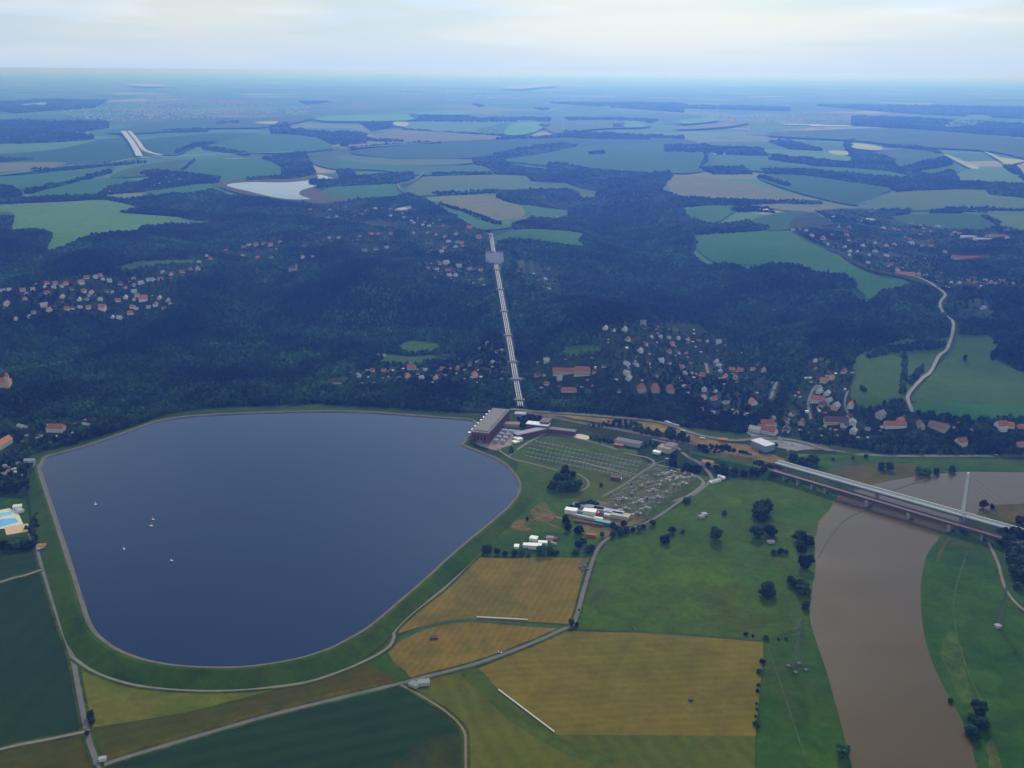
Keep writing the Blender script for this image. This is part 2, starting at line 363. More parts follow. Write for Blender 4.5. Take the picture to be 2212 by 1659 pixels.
mead2 = field('river_meadow', (.034, .105, .016), (.056, .130, .018), .007, .2, None, 0, 0, (.065, .11, .025))
dyke_g = field('dyke_grass', (.055, .122, .022), (.080, .130, .026), .01, .16, None, 0, 0, (.03, .075, .03))
yard_g = field('yard_grass', (.110, .135, .034), (.065, .12, .030), .01, .15, None, 0, 0, (.14, .13, .05))
gravel = field('gravel_grass', (.11, .13, .10), (.085, .115, .06), .03, .2, 11, -.35, .18)
subg = field('substation_ground', (.13, .14, .075), (.17, .16, .11), .03, .2, None, 0, 0, (.06, .10, .035))
brownm = field('silted_meadow', (.14, .11, .055), (.10, .10, .04), .012, .18)
dirt = field('bare_soil', (.33, .20, .11), (.24, .17, .11), .02, .2, None, 0, 0, (.38, .28, .16))
dirt2 = field('trampled_soil', (.26, .19, .13), (.20, .17, .13), .03, .22, None, 0, 0, (.12, .12, .06))
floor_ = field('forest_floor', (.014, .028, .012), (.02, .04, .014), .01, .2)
gardn = field('garden_ground', (.028, .060, .018), (.02, .04, .015), .02, .3, None, 0, 0, (.07, .075, .035))
pl1 = field('slope_meadow', (.055, .135, .030), (.075, .150, .038), .004, .1)
pl2 = field('plateau_green', (.030, .085, .028), (.040, .098, .036), .003, .08)
pl3 = field('plateau_dark', (.020, .060, .026), (.026, .068, .030), .003, .08)
pl4 = field('plateau_pale', (.095, .145, .055), (.080, .135, .05), .003, .1)
pl5 = field('plateau_brown', (.17, .12, .08), (.13, .11, .065), .003, .12, None, 0, 0, (.10, .11, .05))
pl6 = field('plateau_olive', (.085, .105, .045), (.065, .10, .035), .003, .1, None, 0, 0, (.11, .10, .05))
pl7 = field('plateau_lime', (.10, .22, .045), (.09, .19, .04), .003, .08)
pl8 = field('plateau_straw', (.38, .31, .16), (.30, .26, .13), .003, .1)
asph = mat('asphalt', (.12, .12, .125), .9, .15, .05)
pave = mat('concrete_road', (.135, .13, .128), .9, .15, .05)
path_m = mat('gravel_path', (.19, .175, .145), .95, .15, .08)
track_m = mat('earth_track', (.20, .15, .09), .95, .2, .05)
ballast = mat('rail_ballast', (.10, .075, .065), .95, .2, .05)
stone = mat('dyke_stone', (.13, .10, .078), .95, .3, .06)
conc = mat('concrete', (.32, .32, .31), .85, .12, .1)
concd = mat('weathered_concrete', (.17, .17, .18), .9, .2, .08)

# ------------------------------------------------------------------ land cover in the valley
X = drape
X('meadow', [(-500, 1660), (-500, 930), (60, 985), (62, 1100), (83, 1185), (60, 1260)], mead2, False)
X('meadow', [(1040, 1200), (1110, 1080), (1120, 1000), (1060, 960), (1160, 935), (1300, 955), (1500, 1000), (1540, 1040), (1430, 1110), (1300, 1175), (1275, 1205)], mead, False)
X('pasture', [(1290, 1175), (1330, 1152), (1400, 1122), (1440, 1100), (1500, 1060), (1540, 1040), (1640, 1035), (1760, 1050), (1815, 1070), (1795, 1105), (1768, 1139), (1760, 1173), (1764, 1223), (1754, 1289), (1752, 1345), (1650, 1384), (1560, 1375), (1400, 1365), (1240, 1360), (1255, 1300), (1280, 1220)], mead, False)
X('river_meadow', [(1648, 1385), (1752, 1344), (1770, 1396), (1790, 1456), (1813, 1539), (1843, 1659), (1890, 1850), (1625, 1850), (1640, 1500)], mead2, False)
X('river_meadow', [(2035, 1149), (2600, 1149), (2600, 1900), (2150, 1900), (2100, 1600), (2030, 1489), (1985, 1379), (1980, 1256), (2010, 1173)], mead2, False)
X('wheat_field', [(1030, 1445), (1130, 1405), (1215, 1363), (1400, 1367), (1648, 1386), (1648, 1430), (1640, 1500), (1632, 1590), (1200, 1587), (1080, 1492)], wheat, False)
X('wheat_field', [(880, 1478), (960, 1455), (1030, 1445), (1080, 1492), (1200, 1587), (1632, 1590), (1626, 1850), (1005, 1850), (1012, 1640), (1000, 1580), (960, 1535), (920, 1500)], wheatg, False)
X('grass_strip', [(990, 1450), (1035, 1446), (1080, 1492), (1200, 1587), (1330, 1640), (1250, 1640), (1120, 1570), (1040, 1500)], field('green_margin', (.085, .13, .022), (.10, .14, .026), .01, .18))
X('wheat_field', [(833, 1412), (848, 1385), (900, 1360), (960, 1346), (1020, 1342), (1130, 1348), (1214, 1358), (1140, 1392), (1030, 1432), (900, 1464), (876, 1449), (850, 1432)], wheat2)
X('wheat_field', [(853, 1370), (900, 1325), (960, 1270), (1035, 1203), (1100, 1206), (1180, 1203), (1276, 1206), (1262, 1270), (1236, 1348), (1150, 1343), (1030, 1337), (960, 1342), (900, 1356)], wheat2, False)
X('crop_field', [(190, 1662), (225, 1652), (400, 1600), (600, 1543), (860, 1482), (900, 1500), (950, 1540), (992, 1580), (1000, 1640), (1000, 1850), (100, 1850)], dark, False)
X('weedy_patch', [(1002, 1660), (998, 1590), (960, 1585), (900, 1610), (840, 1660), (780, 1850), (1002, 1850)], field('weeds', (.06, .07, .025), (.045, .065, .03), .02, .2), False)
X('crop_field', [(-500, 1200), (-10, 1192), (78, 1187), (90, 1226), (0, 1252), (-500, 1400)], dark, False)
X('crop_field', [(-500, 1420), (-10, 1263), (92, 1233), (130, 1370), (153, 1418), (163, 1490), (184, 1578), (0, 1613), (-500, 1760)], dark2, False)
X('crop_field', [(-500, 1765), (0, 1621), (186, 1583), (200, 1640), (206, 1850), (-500, 1850)], olive, False)
X('hay_meadow', [(160, 1432), (200, 1452), (260, 1474), (320, 1486), (433, 1494), (533, 1491), (620, 1484), (520, 1509), (400, 1540), (200, 1572), (188, 1540)], tri, False)
X('crop_field', [(196, 1574), (400, 1541), (520, 1510), (640, 1483), (700, 1466), (790, 1430), (832, 1407), (860, 1440), (884, 1470), (600, 1537), (400, 1594), (213, 1648)], olive, False)
X('flower_margin', [(215, 1646), (400, 1594), (600, 1537), (880, 1472), (860, 1468), (700, 1500), (600, 1525), (400, 1582), (230, 1630)], field('flower_margin', (.15, .10, .022), (.09, .095, .02), .03, .2), False)
X('grass_strip', [(790, 1430), (836, 1403), (850, 1434), (890, 1466), (884, 1472), (860, 1472)], mead2, False)
X('plant_yard', [(1055, 962), (1110, 945), (1180, 935), (1250, 945), (1330, 960), (1400, 990), (1440, 1006), (1525, 1015), (1530, 1030), (1500, 1062), (1430, 1100), (1370, 1125), (1300, 1110), (1240, 1080), (1180, 1040), (1110, 990)], yard_g, False)
X('switchyard_bed', [(1135, 972), (1180, 950), (1260, 963), (1360, 983), (1405, 1000), (1385, 1020), (1300, 1012), (1220, 997)], gravel, False)
X('substation_yard', [(1300, 1085), (1350, 1050), (1420, 1008), (1510, 1026), (1470, 1055), (1410, 1103), (1380, 1125)], subg, False)
X('works_yard', [(1228, 1108), (1262, 1085), (1300, 1083), (1345, 1100), (1380, 1112), (1420, 1122), (1400, 1138), (1350, 1150), (1310, 1162), (1260, 1155), (1245, 1130)], dirt2)
spoil = field('spoil_soil', (.30, .19, .11), (.20, .15, .10), .03, .3, None, 0, 0, (.08, .11, .035))
X('spoil_ground', [(1148, 1112), (1152, 1098), (1162, 1087), (1178, 1086), (1184, 1100), (1198, 1112), (1188, 1124), (1166, 1127)], spoil)
X('spoil_ground', [(1102, 1138), (1114, 1128), (1140, 1120), (1152, 1124), (1134, 1132), (1142, 1145), (1116, 1147)], spoil)
X('paddock', [(1045, 1195), (1070, 1160), (1110, 1150), (1220, 1150), (1250, 1165), (1270, 1195), (1180, 1200)], mead2, False)
X('garden_land', [(-500, 900), (0, 902), (250, 904), (180, 945), (110, 972), (64, 985), (60, 1060), (80, 1190), (-500, 1190)], gardn, False)
X('garden_land', [(1125, 892), (1230, 892), (1400, 908), (1560, 950), (1700, 965), (1800, 975), (2600, 992), (2600, 1010), (2000, 1005), (1790, 1015), (1720, 1010), (1640, 1030), (1530, 1030), (1400, 1000), (1330, 955), (1180, 935), (1125, 930)], gardn, False)
X('works_track', [(1150, 893), (1300, 903), (1400, 911), (1470, 925), (1520, 945), (1560, 955), (1600, 960), (1640, 972), (1700, 996), (1680, 1004), (1600, 985), (1520, 962), (1440, 937), (1350, 922), (1260, 908)], dirt)
X('building_site', [(1700, 950), (1740, 955), (1790, 968), (1770, 980), (1730, 985), (1700, 975)], dirt)
X('farmyard', [(1612, 935), (1640, 925), (1690, 925), (1740, 958), (1770, 968), (1720, 975), (1650, 962)], mat('yard_asphalt', (.19, .19, .2), .9, .2, .05), False)
X('river_meadow', [(1700, 985), (1800, 980), (2000, 990), (2600, 992), (2600, 1020), (2085, 1018), (2035, 1022), (1975, 1030), (1885, 1046), (1808, 1072), (1740, 1040), (1690, 1010)], mead2, False)
X('silted_meadow', [(1785, 1018), (1834, 1006), (1898, 1002), (1981, 1005), (2030, 1018), (1973, 1029), (1917, 1039), (1875, 1050), (1830, 1040)], brownm)
X('silted_bank', [(2118, 1092), (2150, 1096), (2190, 1090), (2400, 1092), (2400, 1140), (2150, 1125), (2110, 1112)], brownm)
X('mud_edge', [(1815, 1072), (1800, 1090), (1775, 1120), (1758, 1160), (1768, 1160), (1785, 1118), (1806, 1092), (1830, 1080)], dirt2)
riverF = [(1810, 1076), (1796, 1098), (1778, 1122), (1765, 1150), (1760, 1180), (1762, 1223), (1756, 1260), (1750, 1310), (1751, 1345), (1767, 1396), (1787, 1456), (1810, 1539), (1823, 1589), (1841, 1659), (1880, 1800), (1900, 1900),
          (2190, 1900), (2155, 1780), (2111, 1659), (2098, 1606), (2075, 1549), (2041, 1489), (2015, 1433), (1998, 1379), (1990, 1313), (1990, 1256), (2001, 1203), (2021, 1173), (2041, 1149), (2075, 1128), (2110, 1110), (2135, 1100), (2212, 1088), (2700, 1085),
          (2700, 1019), (2212, 1020), (2085, 1019), (2035, 1023), (1975, 1030), (1885, 1047)]
M_river = water('river_water', (.085, .058, .014), .16, .25, .3, (.095, .065, .018))
M_river.node_tree.nodes['Principled BSDF'].inputs['Specular IOR Level'].default_value = .22      # silt-laden, choppy
X('river', riverF, M_river)
X('sandy_bank', [(2062, 1370), (2085, 1440), (2105, 1500), (2120, 1560), (2105, 1565), (2070, 1500), (2040, 1430), (2030, 1380)], field('pale_bank', (.10, .15, .045), (.06, .12, .03), .04, .25))
X('sandy_bank', [(2135, 1600), (2160, 1640), (2180, 1760), (2150, 1760), (2140, 1680)], field('pale_bank2', (.14, .15, .07), (.07, .11, .04), .04, .25))
strip('sandy_bank', [(2050, 1160), (2042, 1175), (2030, 1195), (2026, 1215)], 4, brownm)
weed = mat('waterweed', (.06, .075, .05), .8, .3, .1)
strip('flooded_dyke', [(1895, 1090), (1830, 1120), (1800, 1150), (1780, 1180), (1768, 1203)], 1.8, weed, zoff=.15)
strip('flooded_dyke', [(1925, 1060), (1960, 1048), (2000, 1036), (2030, 1028)], 2.2, weed, zoff=.15)
ditch = mat('ditch_reeds', (.03, .07, .022), .95, .3, .08)
strip('ditch', [(850, 1388), (900, 1363), (950, 1347), (1010, 1340), (1080, 1345), (1160, 1351), (1235, 1356)], 6, ditch)
strip('ditch', [(1240, 1357), (1400, 1366), (1560, 1376), (1650, 1386)], 4, ditch)

# ------------------------------------------------------------------ roads and tracks
verge_m = field('verge', (.05, .095, .022), (.085, .10, .035), .05, .3)
_strip = strip; ROADS = []
def strip(name, F, w, m, sm=True, zoff=0., kind='structure', world=None):
    if name in ('country_road', 'farm_track', 'dyke_foot_path', 'footpath', 'main_road'): _strip('verge', F, w + 5.5 + w * .2, verge_m, sm, zoff)
    if name in ('hill_road', 'village_street', 'main_road', 'farm_track') or name == 'works_track': ROADS.append((smooth(G(F)[:, :2], 12, False), w))
    return _strip(name, F, w, m, sm, zoff, kind, world)
strip('country_road', [(1500, 1062), (1465, 1085), (1410, 1122), (1330, 1155), (1297, 1177), (1280, 1212), (1262, 1270), (1240, 1345), (1214, 1360), (1140, 1393), (1030, 1433), (900, 1467), (850, 1480), (600, 1541), (400, 1598), (260, 1640), (212, 1657)], 4.8, pave)
strip('country_road', [(62, 1150), (83, 1195), (93, 1230), (125, 1330), (155, 1415), (170, 1490), (190, 1590), (210, 1655), (222, 1760)], 5, pave)
strip('farm_track', [(-300, 1360), (0, 1258), (50, 1244), (92, 1230)], 4, path_m)
strip('farm_track', [(-300, 1700), (0, 1619), (100, 1598), (187, 1580)], 4, path_m)
strip('dyke_foot_path', [(157, 1420), (200, 1449), (260, 1472), (320, 1484), (433, 1492), (533, 1489), (633, 1479), (700, 1463), (790, 1427), (838, 1399), (851, 1377), (853, 1362), (890, 1325), (960, 1270), (1030, 1202), (1045, 1192)], 3.6, path_m)
strip('farm_track', [(866, 1480), (900, 1498), (960, 1535), (1000, 1575), (1006, 1620), (1004, 1760)], 2.4, track_m)
strip('main_road', [(1100, 885), (1150, 889), (1200, 893), (1300, 900), (1400, 909), (1450, 920), (1500, 938), (1560, 950), (1600, 952), (1650, 947), (1700, 950), (1740, 958), (1800, 975), (1900, 984), (2000, 985), (2212, 984), (2500, 986)], 9, pave)
strip('railway_track', [(1120, 888), (1180, 900), (1250, 914), (1350, 932), (1450, 952), (1530, 966), (1600, 988), (1673, 1013)], 11, ballast)
strip('plant_road', T(1, 1, [(1340, 1150), (1500, 1180), (1700, 1230), (1850, 1280), (1990, 1310), (2025, 1350), (1950, 1400), (1820, 1490), (1690, 1560)]), 5, pave)
strip('plant_road', T(1, 1, [(1000, 1240), (1100, 1310), (1250, 1350), (1400, 1390)]), 3.5, path_m)
strip('plant_road', T(1, 1, [(1490, 1320), (1650, 1360), (1880, 1425)]), 3.5, path_m)
strip('plant_road', T(1, 1, [(1530, 1410), (1590, 1450), (1600, 1490), (1560, 1520)]), 3, path_m)
strip('plant_road', T(2, 1, [(-180, 1350), (0, 1390), (110, 1440), (130, 1480), (40, 1550), (-60, 1590)]), 4.5, path_m)
strip('plant_road', T(2, 1, [(60, 1555), (170, 1470), (185, 1430), (120, 1350), (30, 1300), (-60, 1230), (-200, 1190)]), 6, pave)
strip('plant_road', T(2, 1, [(120, 1340), (300, 1370), (350, 1400)]), 5, path_m)
strip('works_path', [(1185, 1108), (1205, 1118), (1228, 1122), (1250, 1130)], 5, spoil)
strip('works_path', [(1152, 1122), (1180, 1128), (1210, 1141), (1228, 1130)], 4, spoil)
strip('plant_road', T(1, 1, [(1330, 1150), (1200, 1220), (1080, 1300)]), 5, path_m)
strip('village_street', T(2, 1, [(590, 1040), (600, 1120), (625, 1190), (640, 1220)]), 7, pave)
strip('village_street', T(2, 1, [(830, 1060), (815, 960), (840, 880), (870, 840)]), 5, pave)
strip('village_street', T(2, 1, [(1080, 1040), (1050, 960), (1070, 880)]), 4, pave)
strip('village_street', T(2, 1, [(610, 820), (590, 870), (570, 930)]), 6, pave)
strip('village_street', T(2, 1, [(150, 700), (165, 770)]), 6, pave)
strip('hill_road', T(2, 1, [(1480, 130), (1560, 160), (1640, 205), (1700, 255), (1672, 300), (1672, 345), (1738, 420), (1752, 480), (1710, 610), (1650, 670), (1560, 790), (1470, 890), (1460, 940), (1490, 1015)]), 6.5, mat('hill_road_grey', (.24, .235, .225), .9, .15, .05))
strip('footpath', [(2135, 1172), (2155, 1215), (2166, 1255), (2180, 1285), (2215, 1320), (2300, 1370)], 3.5, path_m)
strip('bathing_lane', [(76, 1000), (68, 1060), (78, 1100), (82, 1120)], 4, path_m)
strip('bank_path', T(1, 1, [(-100, 935), (0, 943), (150, 950), (300, 960), (500, 975)]), 4, path_m)

track3 = mat('pressed_grass', (.055, .085, .014), .95, .25, .1)
for F_ in ([(1250, 1345), (1330, 1260), (1450, 1200), (1600, 1190), (1740, 1210)], [(1330, 1160), (1500, 1140), (1640, 1180), (1740, 1290)], [(1660, 1400), (1700, 1520), (1740, 1640)], [(2090, 1190), (2060, 1300), (2080, 1420), (2140, 1560)], [(1480, 1080), (1600, 1100), (1740, 1090)]):
    _strip('wheel_track', F_, 1.6, track3)

# ------------------------------------------------------------------ slope and plateau fields
for F, m in [
    (T(1, 1, [(250, 690), (300, 640), (430, 655), (750, 640), (770, 680), (500, 700), (300, 708)]), pl1),
    (T(1, 1, [(350, 600), (460, 550), (640, 575), (650, 620), (430, 640)]), pl1),
    (T(1, 1, [(1460, 410), (1530, 385), (1600, 410), (1580, 435)]), pl2),
    (T(1, 1, [(2110, 450), (2212, 440), (2340, 450), (2350, 520), (2220, 525)]), pl1),
    (T(1, 1, [(1120, 30), (1280, 40), (1310, 120), (1210, 130), (1150, 80)]), pl2),
    (T(2, 1, [(1100, 640), (1260, 600), (1450, 540), (1735, 518), (1742, 545), (1650, 660), (1560, 790), (1475, 890), (1430, 960), (1260, 1000), (1110, 985), (1080, 900), (1095, 760)]), pl1),
    (T(2, 1, [(1785, 512), (1985, 520), (2045, 600), (1990, 650), (2212, 760), (2700, 860), (2700, 1010), (1900, 960), (1510, 950), (1500, 900), (1590, 800), (1700, 665), (1770, 590)]), pl1),
    (T(2, 1, [(1510, 953), (1900, 962), (2700, 1012), (2700, 1075), (1900, 1065), (1620, 1035), (1515, 1010)]), pl2),
    (T(2, 1, [(1760, 300), (1900, 290), (2000, 320), (2000, 400), (1850, 400)]), pl1),
    (T(0, 0, [(-700, 1330), (0, 1330), (280, 1328), (600, 1302), (740, 1312), (900, 1352), (770, 1382), (1140, 1412), (1200, 1440), (1350, 1440), (1330, 1457), (920, 1470), (890, 1500), (600, 1522), (450, 1590), (300, 1640), (340, 1545), (340, 1512), (220, 1482), (50, 1500), (80, 1400), (0, 1382), (-700, 1400)]), pl4),
    (T(0, 0, [(150, 1290), (450, 1190), (730, 1160), (880, 1180), (690, 1230), (640, 1280), (300, 1300)]), pl2),
    (T(0, 0, [(-500, 1180), (0, 1150), (300, 1130), (700, 1085), (720, 1110), (450, 1175), (170, 1235), (0, 1200), (-500, 1250)]), pl2),
    (T(0, 0, [(720, 1150), (900, 1080), (1250, 1040), (1170, 1110), (900, 1150)]), pl1),
    (T(0, 0, [(940, 1250), (1200, 1202), (1340, 1202), (1440, 1240), (1250, 1272), (1100, 1282)]), pl2),
    (T(0, 0, [(1160, 1110), (1240, 1050), (1600, 1036), (1750, 1052), (1830, 1095), (1940, 1120), (1900, 1150), (1700, 1165), (1380, 1182), (1350, 1140)]), pl2),
    (T(0, 0, [(-500, 1000), (0, 985), (200, 945), (800, 902), (850, 930), (880, 1020), (600, 1078), (200, 1128), (-500, 1170)]), pl3),
    (T(0, 0, [(0, 1065), (430, 1062), (230, 1105), (-50, 1120)]), pl5),
    (T(0, 0, [(885, 920), (1300, 880), (1650, 872), (1640, 900), (1400, 930), (1260, 960), (1150, 1010), (1000, 1000), (930, 960)]), pl3),
    (T(0, 0, [(1320, 960), (1680, 882), (2000, 892), (2150, 950), (2100, 980), (1800, 1000), (1500, 990)]), pl2),
    (T(0, 0, [(1900, 1030), (2212, 982), (2212, 1100), (2060, 1080), (2000, 1040)]), pl1),
    (T(0, 0, [(-300, 960), (400, 930), (620, 915), (300, 985), (-300, 1010)]), pl4),
    (T(0, 0, [(700, 862), (1100, 792), (1700, 772), (2050, 767), (1750, 830), (1300, 842), (900, 872)]), pl1),
    (T(0, 0, [(1650, 802), (1800, 795), (1760, 815)]), pl8),
    (T(0, 0, [(820, 555), (1090, 565), (950, 575)]), pl8),
    (T(0, 0, [(130, 690), (290, 675), (280, 690)]), pl8),
    (T(1, 0, [(0, 1010), (400, 1040), (800, 1040), (855, 1060), (700, 1075), (300, 1080), (0, 1042)]), pl6),
    (T(1, 0, [(0, 1045), (300, 1082), (850, 1078), (940, 1092), (1000, 1125), (500, 1142), (250, 1110), (0, 1100)]), pl2),
    (T(1, 0, [(420, 1270), (480, 1182), (600, 1150), (1100, 1142), (1215, 1162), (1240, 1185), (1450, 1192), (1650, 1240), (1655, 1288), (1560, 1288), (1480, 1232), (1000, 1240), (700, 1265)]), pl6),
    (T(1, 0, [(-100, 1225), (340, 1200), (400, 1268), (200, 1290), (-60, 1290)]), pl2),
    (T(1, 0, [(540, 1288), (700, 1340), (900, 1430), (1050, 1470), (1090, 1480), (900, 1492), (760, 1425), (640, 1345)]), pl2),
    (T(1, 0, [(560, 1290), (1000, 1270), (1050, 1310), (1250, 1350), (1460, 1370), (1400, 1440), (1080, 1472), (900, 1422), (700, 1335)]), pl5),
    (T(1, 0, [(1180, 1332), (1300, 1350), (1475, 1372), (1400, 1440), (1080, 1475), (1000, 1440), (1180, 1410)]), pl2),
    (T(1, 0, [(1005, 1540), (1180, 1490), (1550, 1512), (1535, 1560), (1580, 1610), (1400, 1580), (1200, 1552), (1020, 1567)]), pl2),
    (T(1, 0, [(150, 1445), (250, 1440), (430, 1460), (360, 1485), (200, 1475)]), pl1),
    (T(1, 0, [(60, 990), (640, 932), (1400, 902), (1900, 902), (2300, 930), (2300, 1110), (1800, 1105), (1400, 1090), (1040, 1040), (1200, 1010), (1520, 960), (1400, 932), (1050, 990), (850, 1030), (400, 1038)]), pl3),
    (T(1, 0, [(1050, 1042), (1520, 962), (2330, 940), (2330, 1120), (1800, 1110), (1330, 1075)]), field('plateau_teal', (.026, .072, .032), (.034, .082, .038), .003, .08)),
    (T(1, 0, [(80, 932), (330, 860), (650, 852), (1060, 902), (640, 930), (100, 965)]), pl5),
    (T(1, 0, [(430, 802), (800, 802), (1090, 812), (1050, 880), (880, 870), (450, 850)]), pl4),
    (T(1, 0, [(880, 850), (1050, 810), (1090, 812), (1050, 885), (950, 878)]), pl2),
    (T(1, 0, [(1060, 882), (1100, 822), (1280, 802), (1300, 840), (1200, 880)]), pl7),
    (T(1, 0, [(-100, 765), (430, 752), (440, 790), (-100, 795)]), pl7),
    (T(1, 0, [(340, 802), (430, 802), (420, 830), (350, 825)]), pl8),
    (T(1, 0, [(1320, 802), (1900, 792), (1990, 832), (1700, 842), (1500, 862), (1380, 872)]), pl6),
    (T(1, 0, [(1840, 802), (1900, 797), (1970, 830), (1820, 832)]), pl7),
    (T(1, 0, [(550, 740), (800, 735), (800, 755), (500, 752)]), pl7),
    (T(1, 0, [(230, 495), (480, 485), (620, 490), (400, 505), (240, 510)]), pl8),
    (T(1, 0, [(1040, 580), (1380, 558), (1390, 570), (1150, 592)]), pl8),
    (T(2, 0, [(-60, 1150), (350, 1180), (700, 1260), (1000, 1330), (1200, 1370), (800, 1385), (400, 1332), (0, 1305), (-90, 1240)]), pl5),
    (T(2, 0, [(500, 1150), (900, 1152), (1250, 1212), (1350, 1230), (1290, 1270), (1250, 1300), (1100, 1335), (700, 1242)]), pl3),
    (T(2, 0, [(1130, 1337), (1400, 1252), (1900, 1237), (2212, 1292), (2800, 1330), (2800, 1420), (2212, 1390), (1800, 1372), (1300, 1370)]), pl6),
    (T(2, 0, [(1320, 1402), (1850, 1392), (2020, 1460), (1900, 1500), (1500, 1470), (1330, 1422)]), pl3),
    (T(2, 0, [(1980, 1382), (2212, 1392), (2700, 1430), (2700, 1540), (2212, 1500), (2060, 1470)]), pl6),
    ([(1497, 515), (1560, 508), (1700, 503), (1790, 545), (1830, 570), (1900, 600), (1960, 612), (1880, 655), (1868, 640), (1850, 622), (1840, 602), (1740, 590), (1640, 575), (1560, 572), (1515, 550)], pl2),
    (T(2, 0, [(60, 1350), (350, 1342), (300, 1400), (200, 1450), (60, 1420)]), pl2),
    (T(2, 0, [(420, 1450), (600, 1390), (800, 1380), (990, 1450), (690, 1490), (590, 1500)]), pl3),
    (T(2, 0, [(200, 1070), (700, 1082), (1400, 1112), (1540, 1150), (1300, 1160), (900, 1130), (500, 1120)]), pl2),
    (T(2, 0, [(1510, 1120), (1740, 1100), (1600, 1150)]), pl1),
    (T(2, 0, [(1750, 1150), (1900, 1095), (2100, 1100), (2212, 1180), (2212, 1200), (1850, 1190)]), pl4),
    (T(2, 0, [(540, 978), (900, 992), (1060, 1022), (1200, 1060), (900, 1040), (560, 1005)]), pl4),
    (T(2, 0, [(1230, 1002), (1450, 977), (1700, 1012), (1560, 1060), (1400, 1090), (1380, 1040)]), pl1),
    (T(2, 0, [(550, 880), (1000, 850), (1500, 850), (2300, 930), (2300, 1050), (2000, 990), (1500, 960), (1100, 920), (700, 900)]), pl1),
    (T(2, 0, [(1100, 937), (1280, 962), (1270, 985), (1110, 970)]), pl8),
    (T(2, 0, [(950, 987), (1065, 992), (1065, 1015), (970, 1010)]), pl8),
    (T(2, 0, [(1700, 1015), (1740, 1022), (1920, 1095), (1850, 1095)]), pl8),
    (T(2, 0, [(1950, 987), (2060, 1030), (2212, 1050), (2100, 1078), (2050, 1050)]), pl8),
    (T(2, 0, [(1690, 830), (1850, 762), (2000, 772), (1900, 820)]), pl4),
    (T(2, 0, [(0, 832), (430, 797), (300, 832), (0, 850)]), pl5),
    (T(2, 0, [(0, 790), (220, 780), (200, 800), (0, 815)]), pl7),
]: X('field', F, m)
hwy = mat('new_motorway', (.42, .42, .42), .85, .1, .01)
strip('motorway', T(0, 0, [(-300, 1180), (0, 1147), (200, 1122), (500, 1087), (700, 1075), (850, 1047), (1000, 1035), (1200, 1030), (1450, 1015), (1700, 1010), (1900, 1003)]), 17, mat('motorway_grey', (.24, .24, .25), .85, .1, .01))
strip('motorway', T(0, 0, [(800, 872), (840, 920), (880, 980), (905, 1030)]), 34, hwy)
strip('motorway', T(0, 0, [(840, 872), (890, 930), (930, 985), (980, 1008), (1050, 1024)]), 24, hwy)
strip('hedged_road', T(1, 0, [(80, 975), (300, 962), (630, 938)]), 14, mat('pale_road', (.3, .3, .3), .9))
strip('hedged_road', T(2, 0, [(560, 1380), (800, 1375), (1000, 1460), (1100, 1500)]), 7, pave)
strip('farm_track', T(1, 0, [(540, 1130), (480, 1180), (370, 1210), (400, 1255)]), 6, pave)

# ------------------------------------------------------------------ upper reservoir
X('stony_shore', T(0, 0, [(1380, 1200), (1600, 1165), (1830, 1170), (2000, 1150), (2040, 1130), (2190, 1145), (2280, 1165), (2212, 1185), (2140, 1210), (2070, 1245), (2120, 1270), (2212, 1290), (2450, 1300), (2400, 1325), (2212, 1340), (1900, 1310), (1600, 1270), (1450, 1230)]), brownm)
o = X('upper_reservoir', T(0, 0, [(1470, 1205), (1620, 1190), (1830, 1192), (1990, 1180), (2060, 1165), (2060, 1140), (2150, 1162), (2140, 1180), (2060, 1210), (1960, 1240), (1940, 1262), (1960, 1280), (2010, 1298), (1880, 1300), (1740, 1280), (1600, 1245), (1520, 1228)]), water('lake_water', (.03, .09, .20), .06, .1, .15))

# ------------------------------------------------------------------ lower reservoir with its dyke
WL = 8.0
wF = [(97, 995), (104, 988), (133, 980), (187, 965), (273, 936), (330, 915), (373, 906), (430, 900), (500, 896), (583, 893), (667, 891), (737, 891), (800, 893), (871, 898), (950, 904), (1018, 910), (1020, 925), (1010, 942), (1000, 955), (996, 963), (1031, 978), (1071, 994), (1097, 1014), (1114, 1036), (1119, 1053), (1111, 1075), (1084, 1105), (1014, 1163), (967, 1203), (917, 1249), (854, 1303), (794, 1353), (737, 1386), (700, 1403), (633, 1423), (533, 1438), (433, 1439), (350, 1431), (283, 1413), (233, 1386), (200, 1350), (180, 1293), (157, 1219), (140, 1166), (120, 1106), (108, 1070), (92, 1022), (92, 1005)]
oF = [(64, 1000), (66, 985), (110, 972), (150, 965), (270, 925), (373, 893), (500, 881), (700, 875), (900, 885), (1018, 895), (1045, 930), (1045, 955), (1100, 968), (1150, 1000), (1172, 1040), (1150, 1090), (1100, 1135), (1045, 1195), (1035, 1202), (960, 1270), (890, 1325), (852, 1362), (838, 1399), (790, 1427), (700, 1463), (633, 1479), (533, 1489), (433, 1492), (320, 1484), (260, 1472), (200, 1449), (157, 1420), (125, 1330), (95, 1232), (84, 1190), (70, 1130), (62, 1060)]
wp = smooth([tuple(PZ(a, b, WL))[:2] for a, b in wF], 5)
op = smooth([tuple(p[:2]) for p in G(oF)], 5)
X('reservoir_water', None, water('reservoir_water', (.001, .017, .058), .08, .16, .28, (.002, .024, .076)), world=np.column_stack([wp, wp[:, 0] * 0]), zfix=WL)
MATS['reservoir_water'].node_tree.nodes['Principled BSDF'].inputs['Specular IOR Level'].default_value = .38
nrm = np.roll(wp, -1, 0) - np.roll(wp, 1, 0); nrm /= np.linalg.norm(nrm, axis=1)[:, None]; nrm = np.stack([nrm[:, 1], -nrm[:, 0]], 1)
ar = np.sum(wp[:, 0] * np.roll(wp[:, 1], -1) - np.roll(wp[:, 0], -1) * wp[:, 1])
if ar < 0: nrm = -nrm
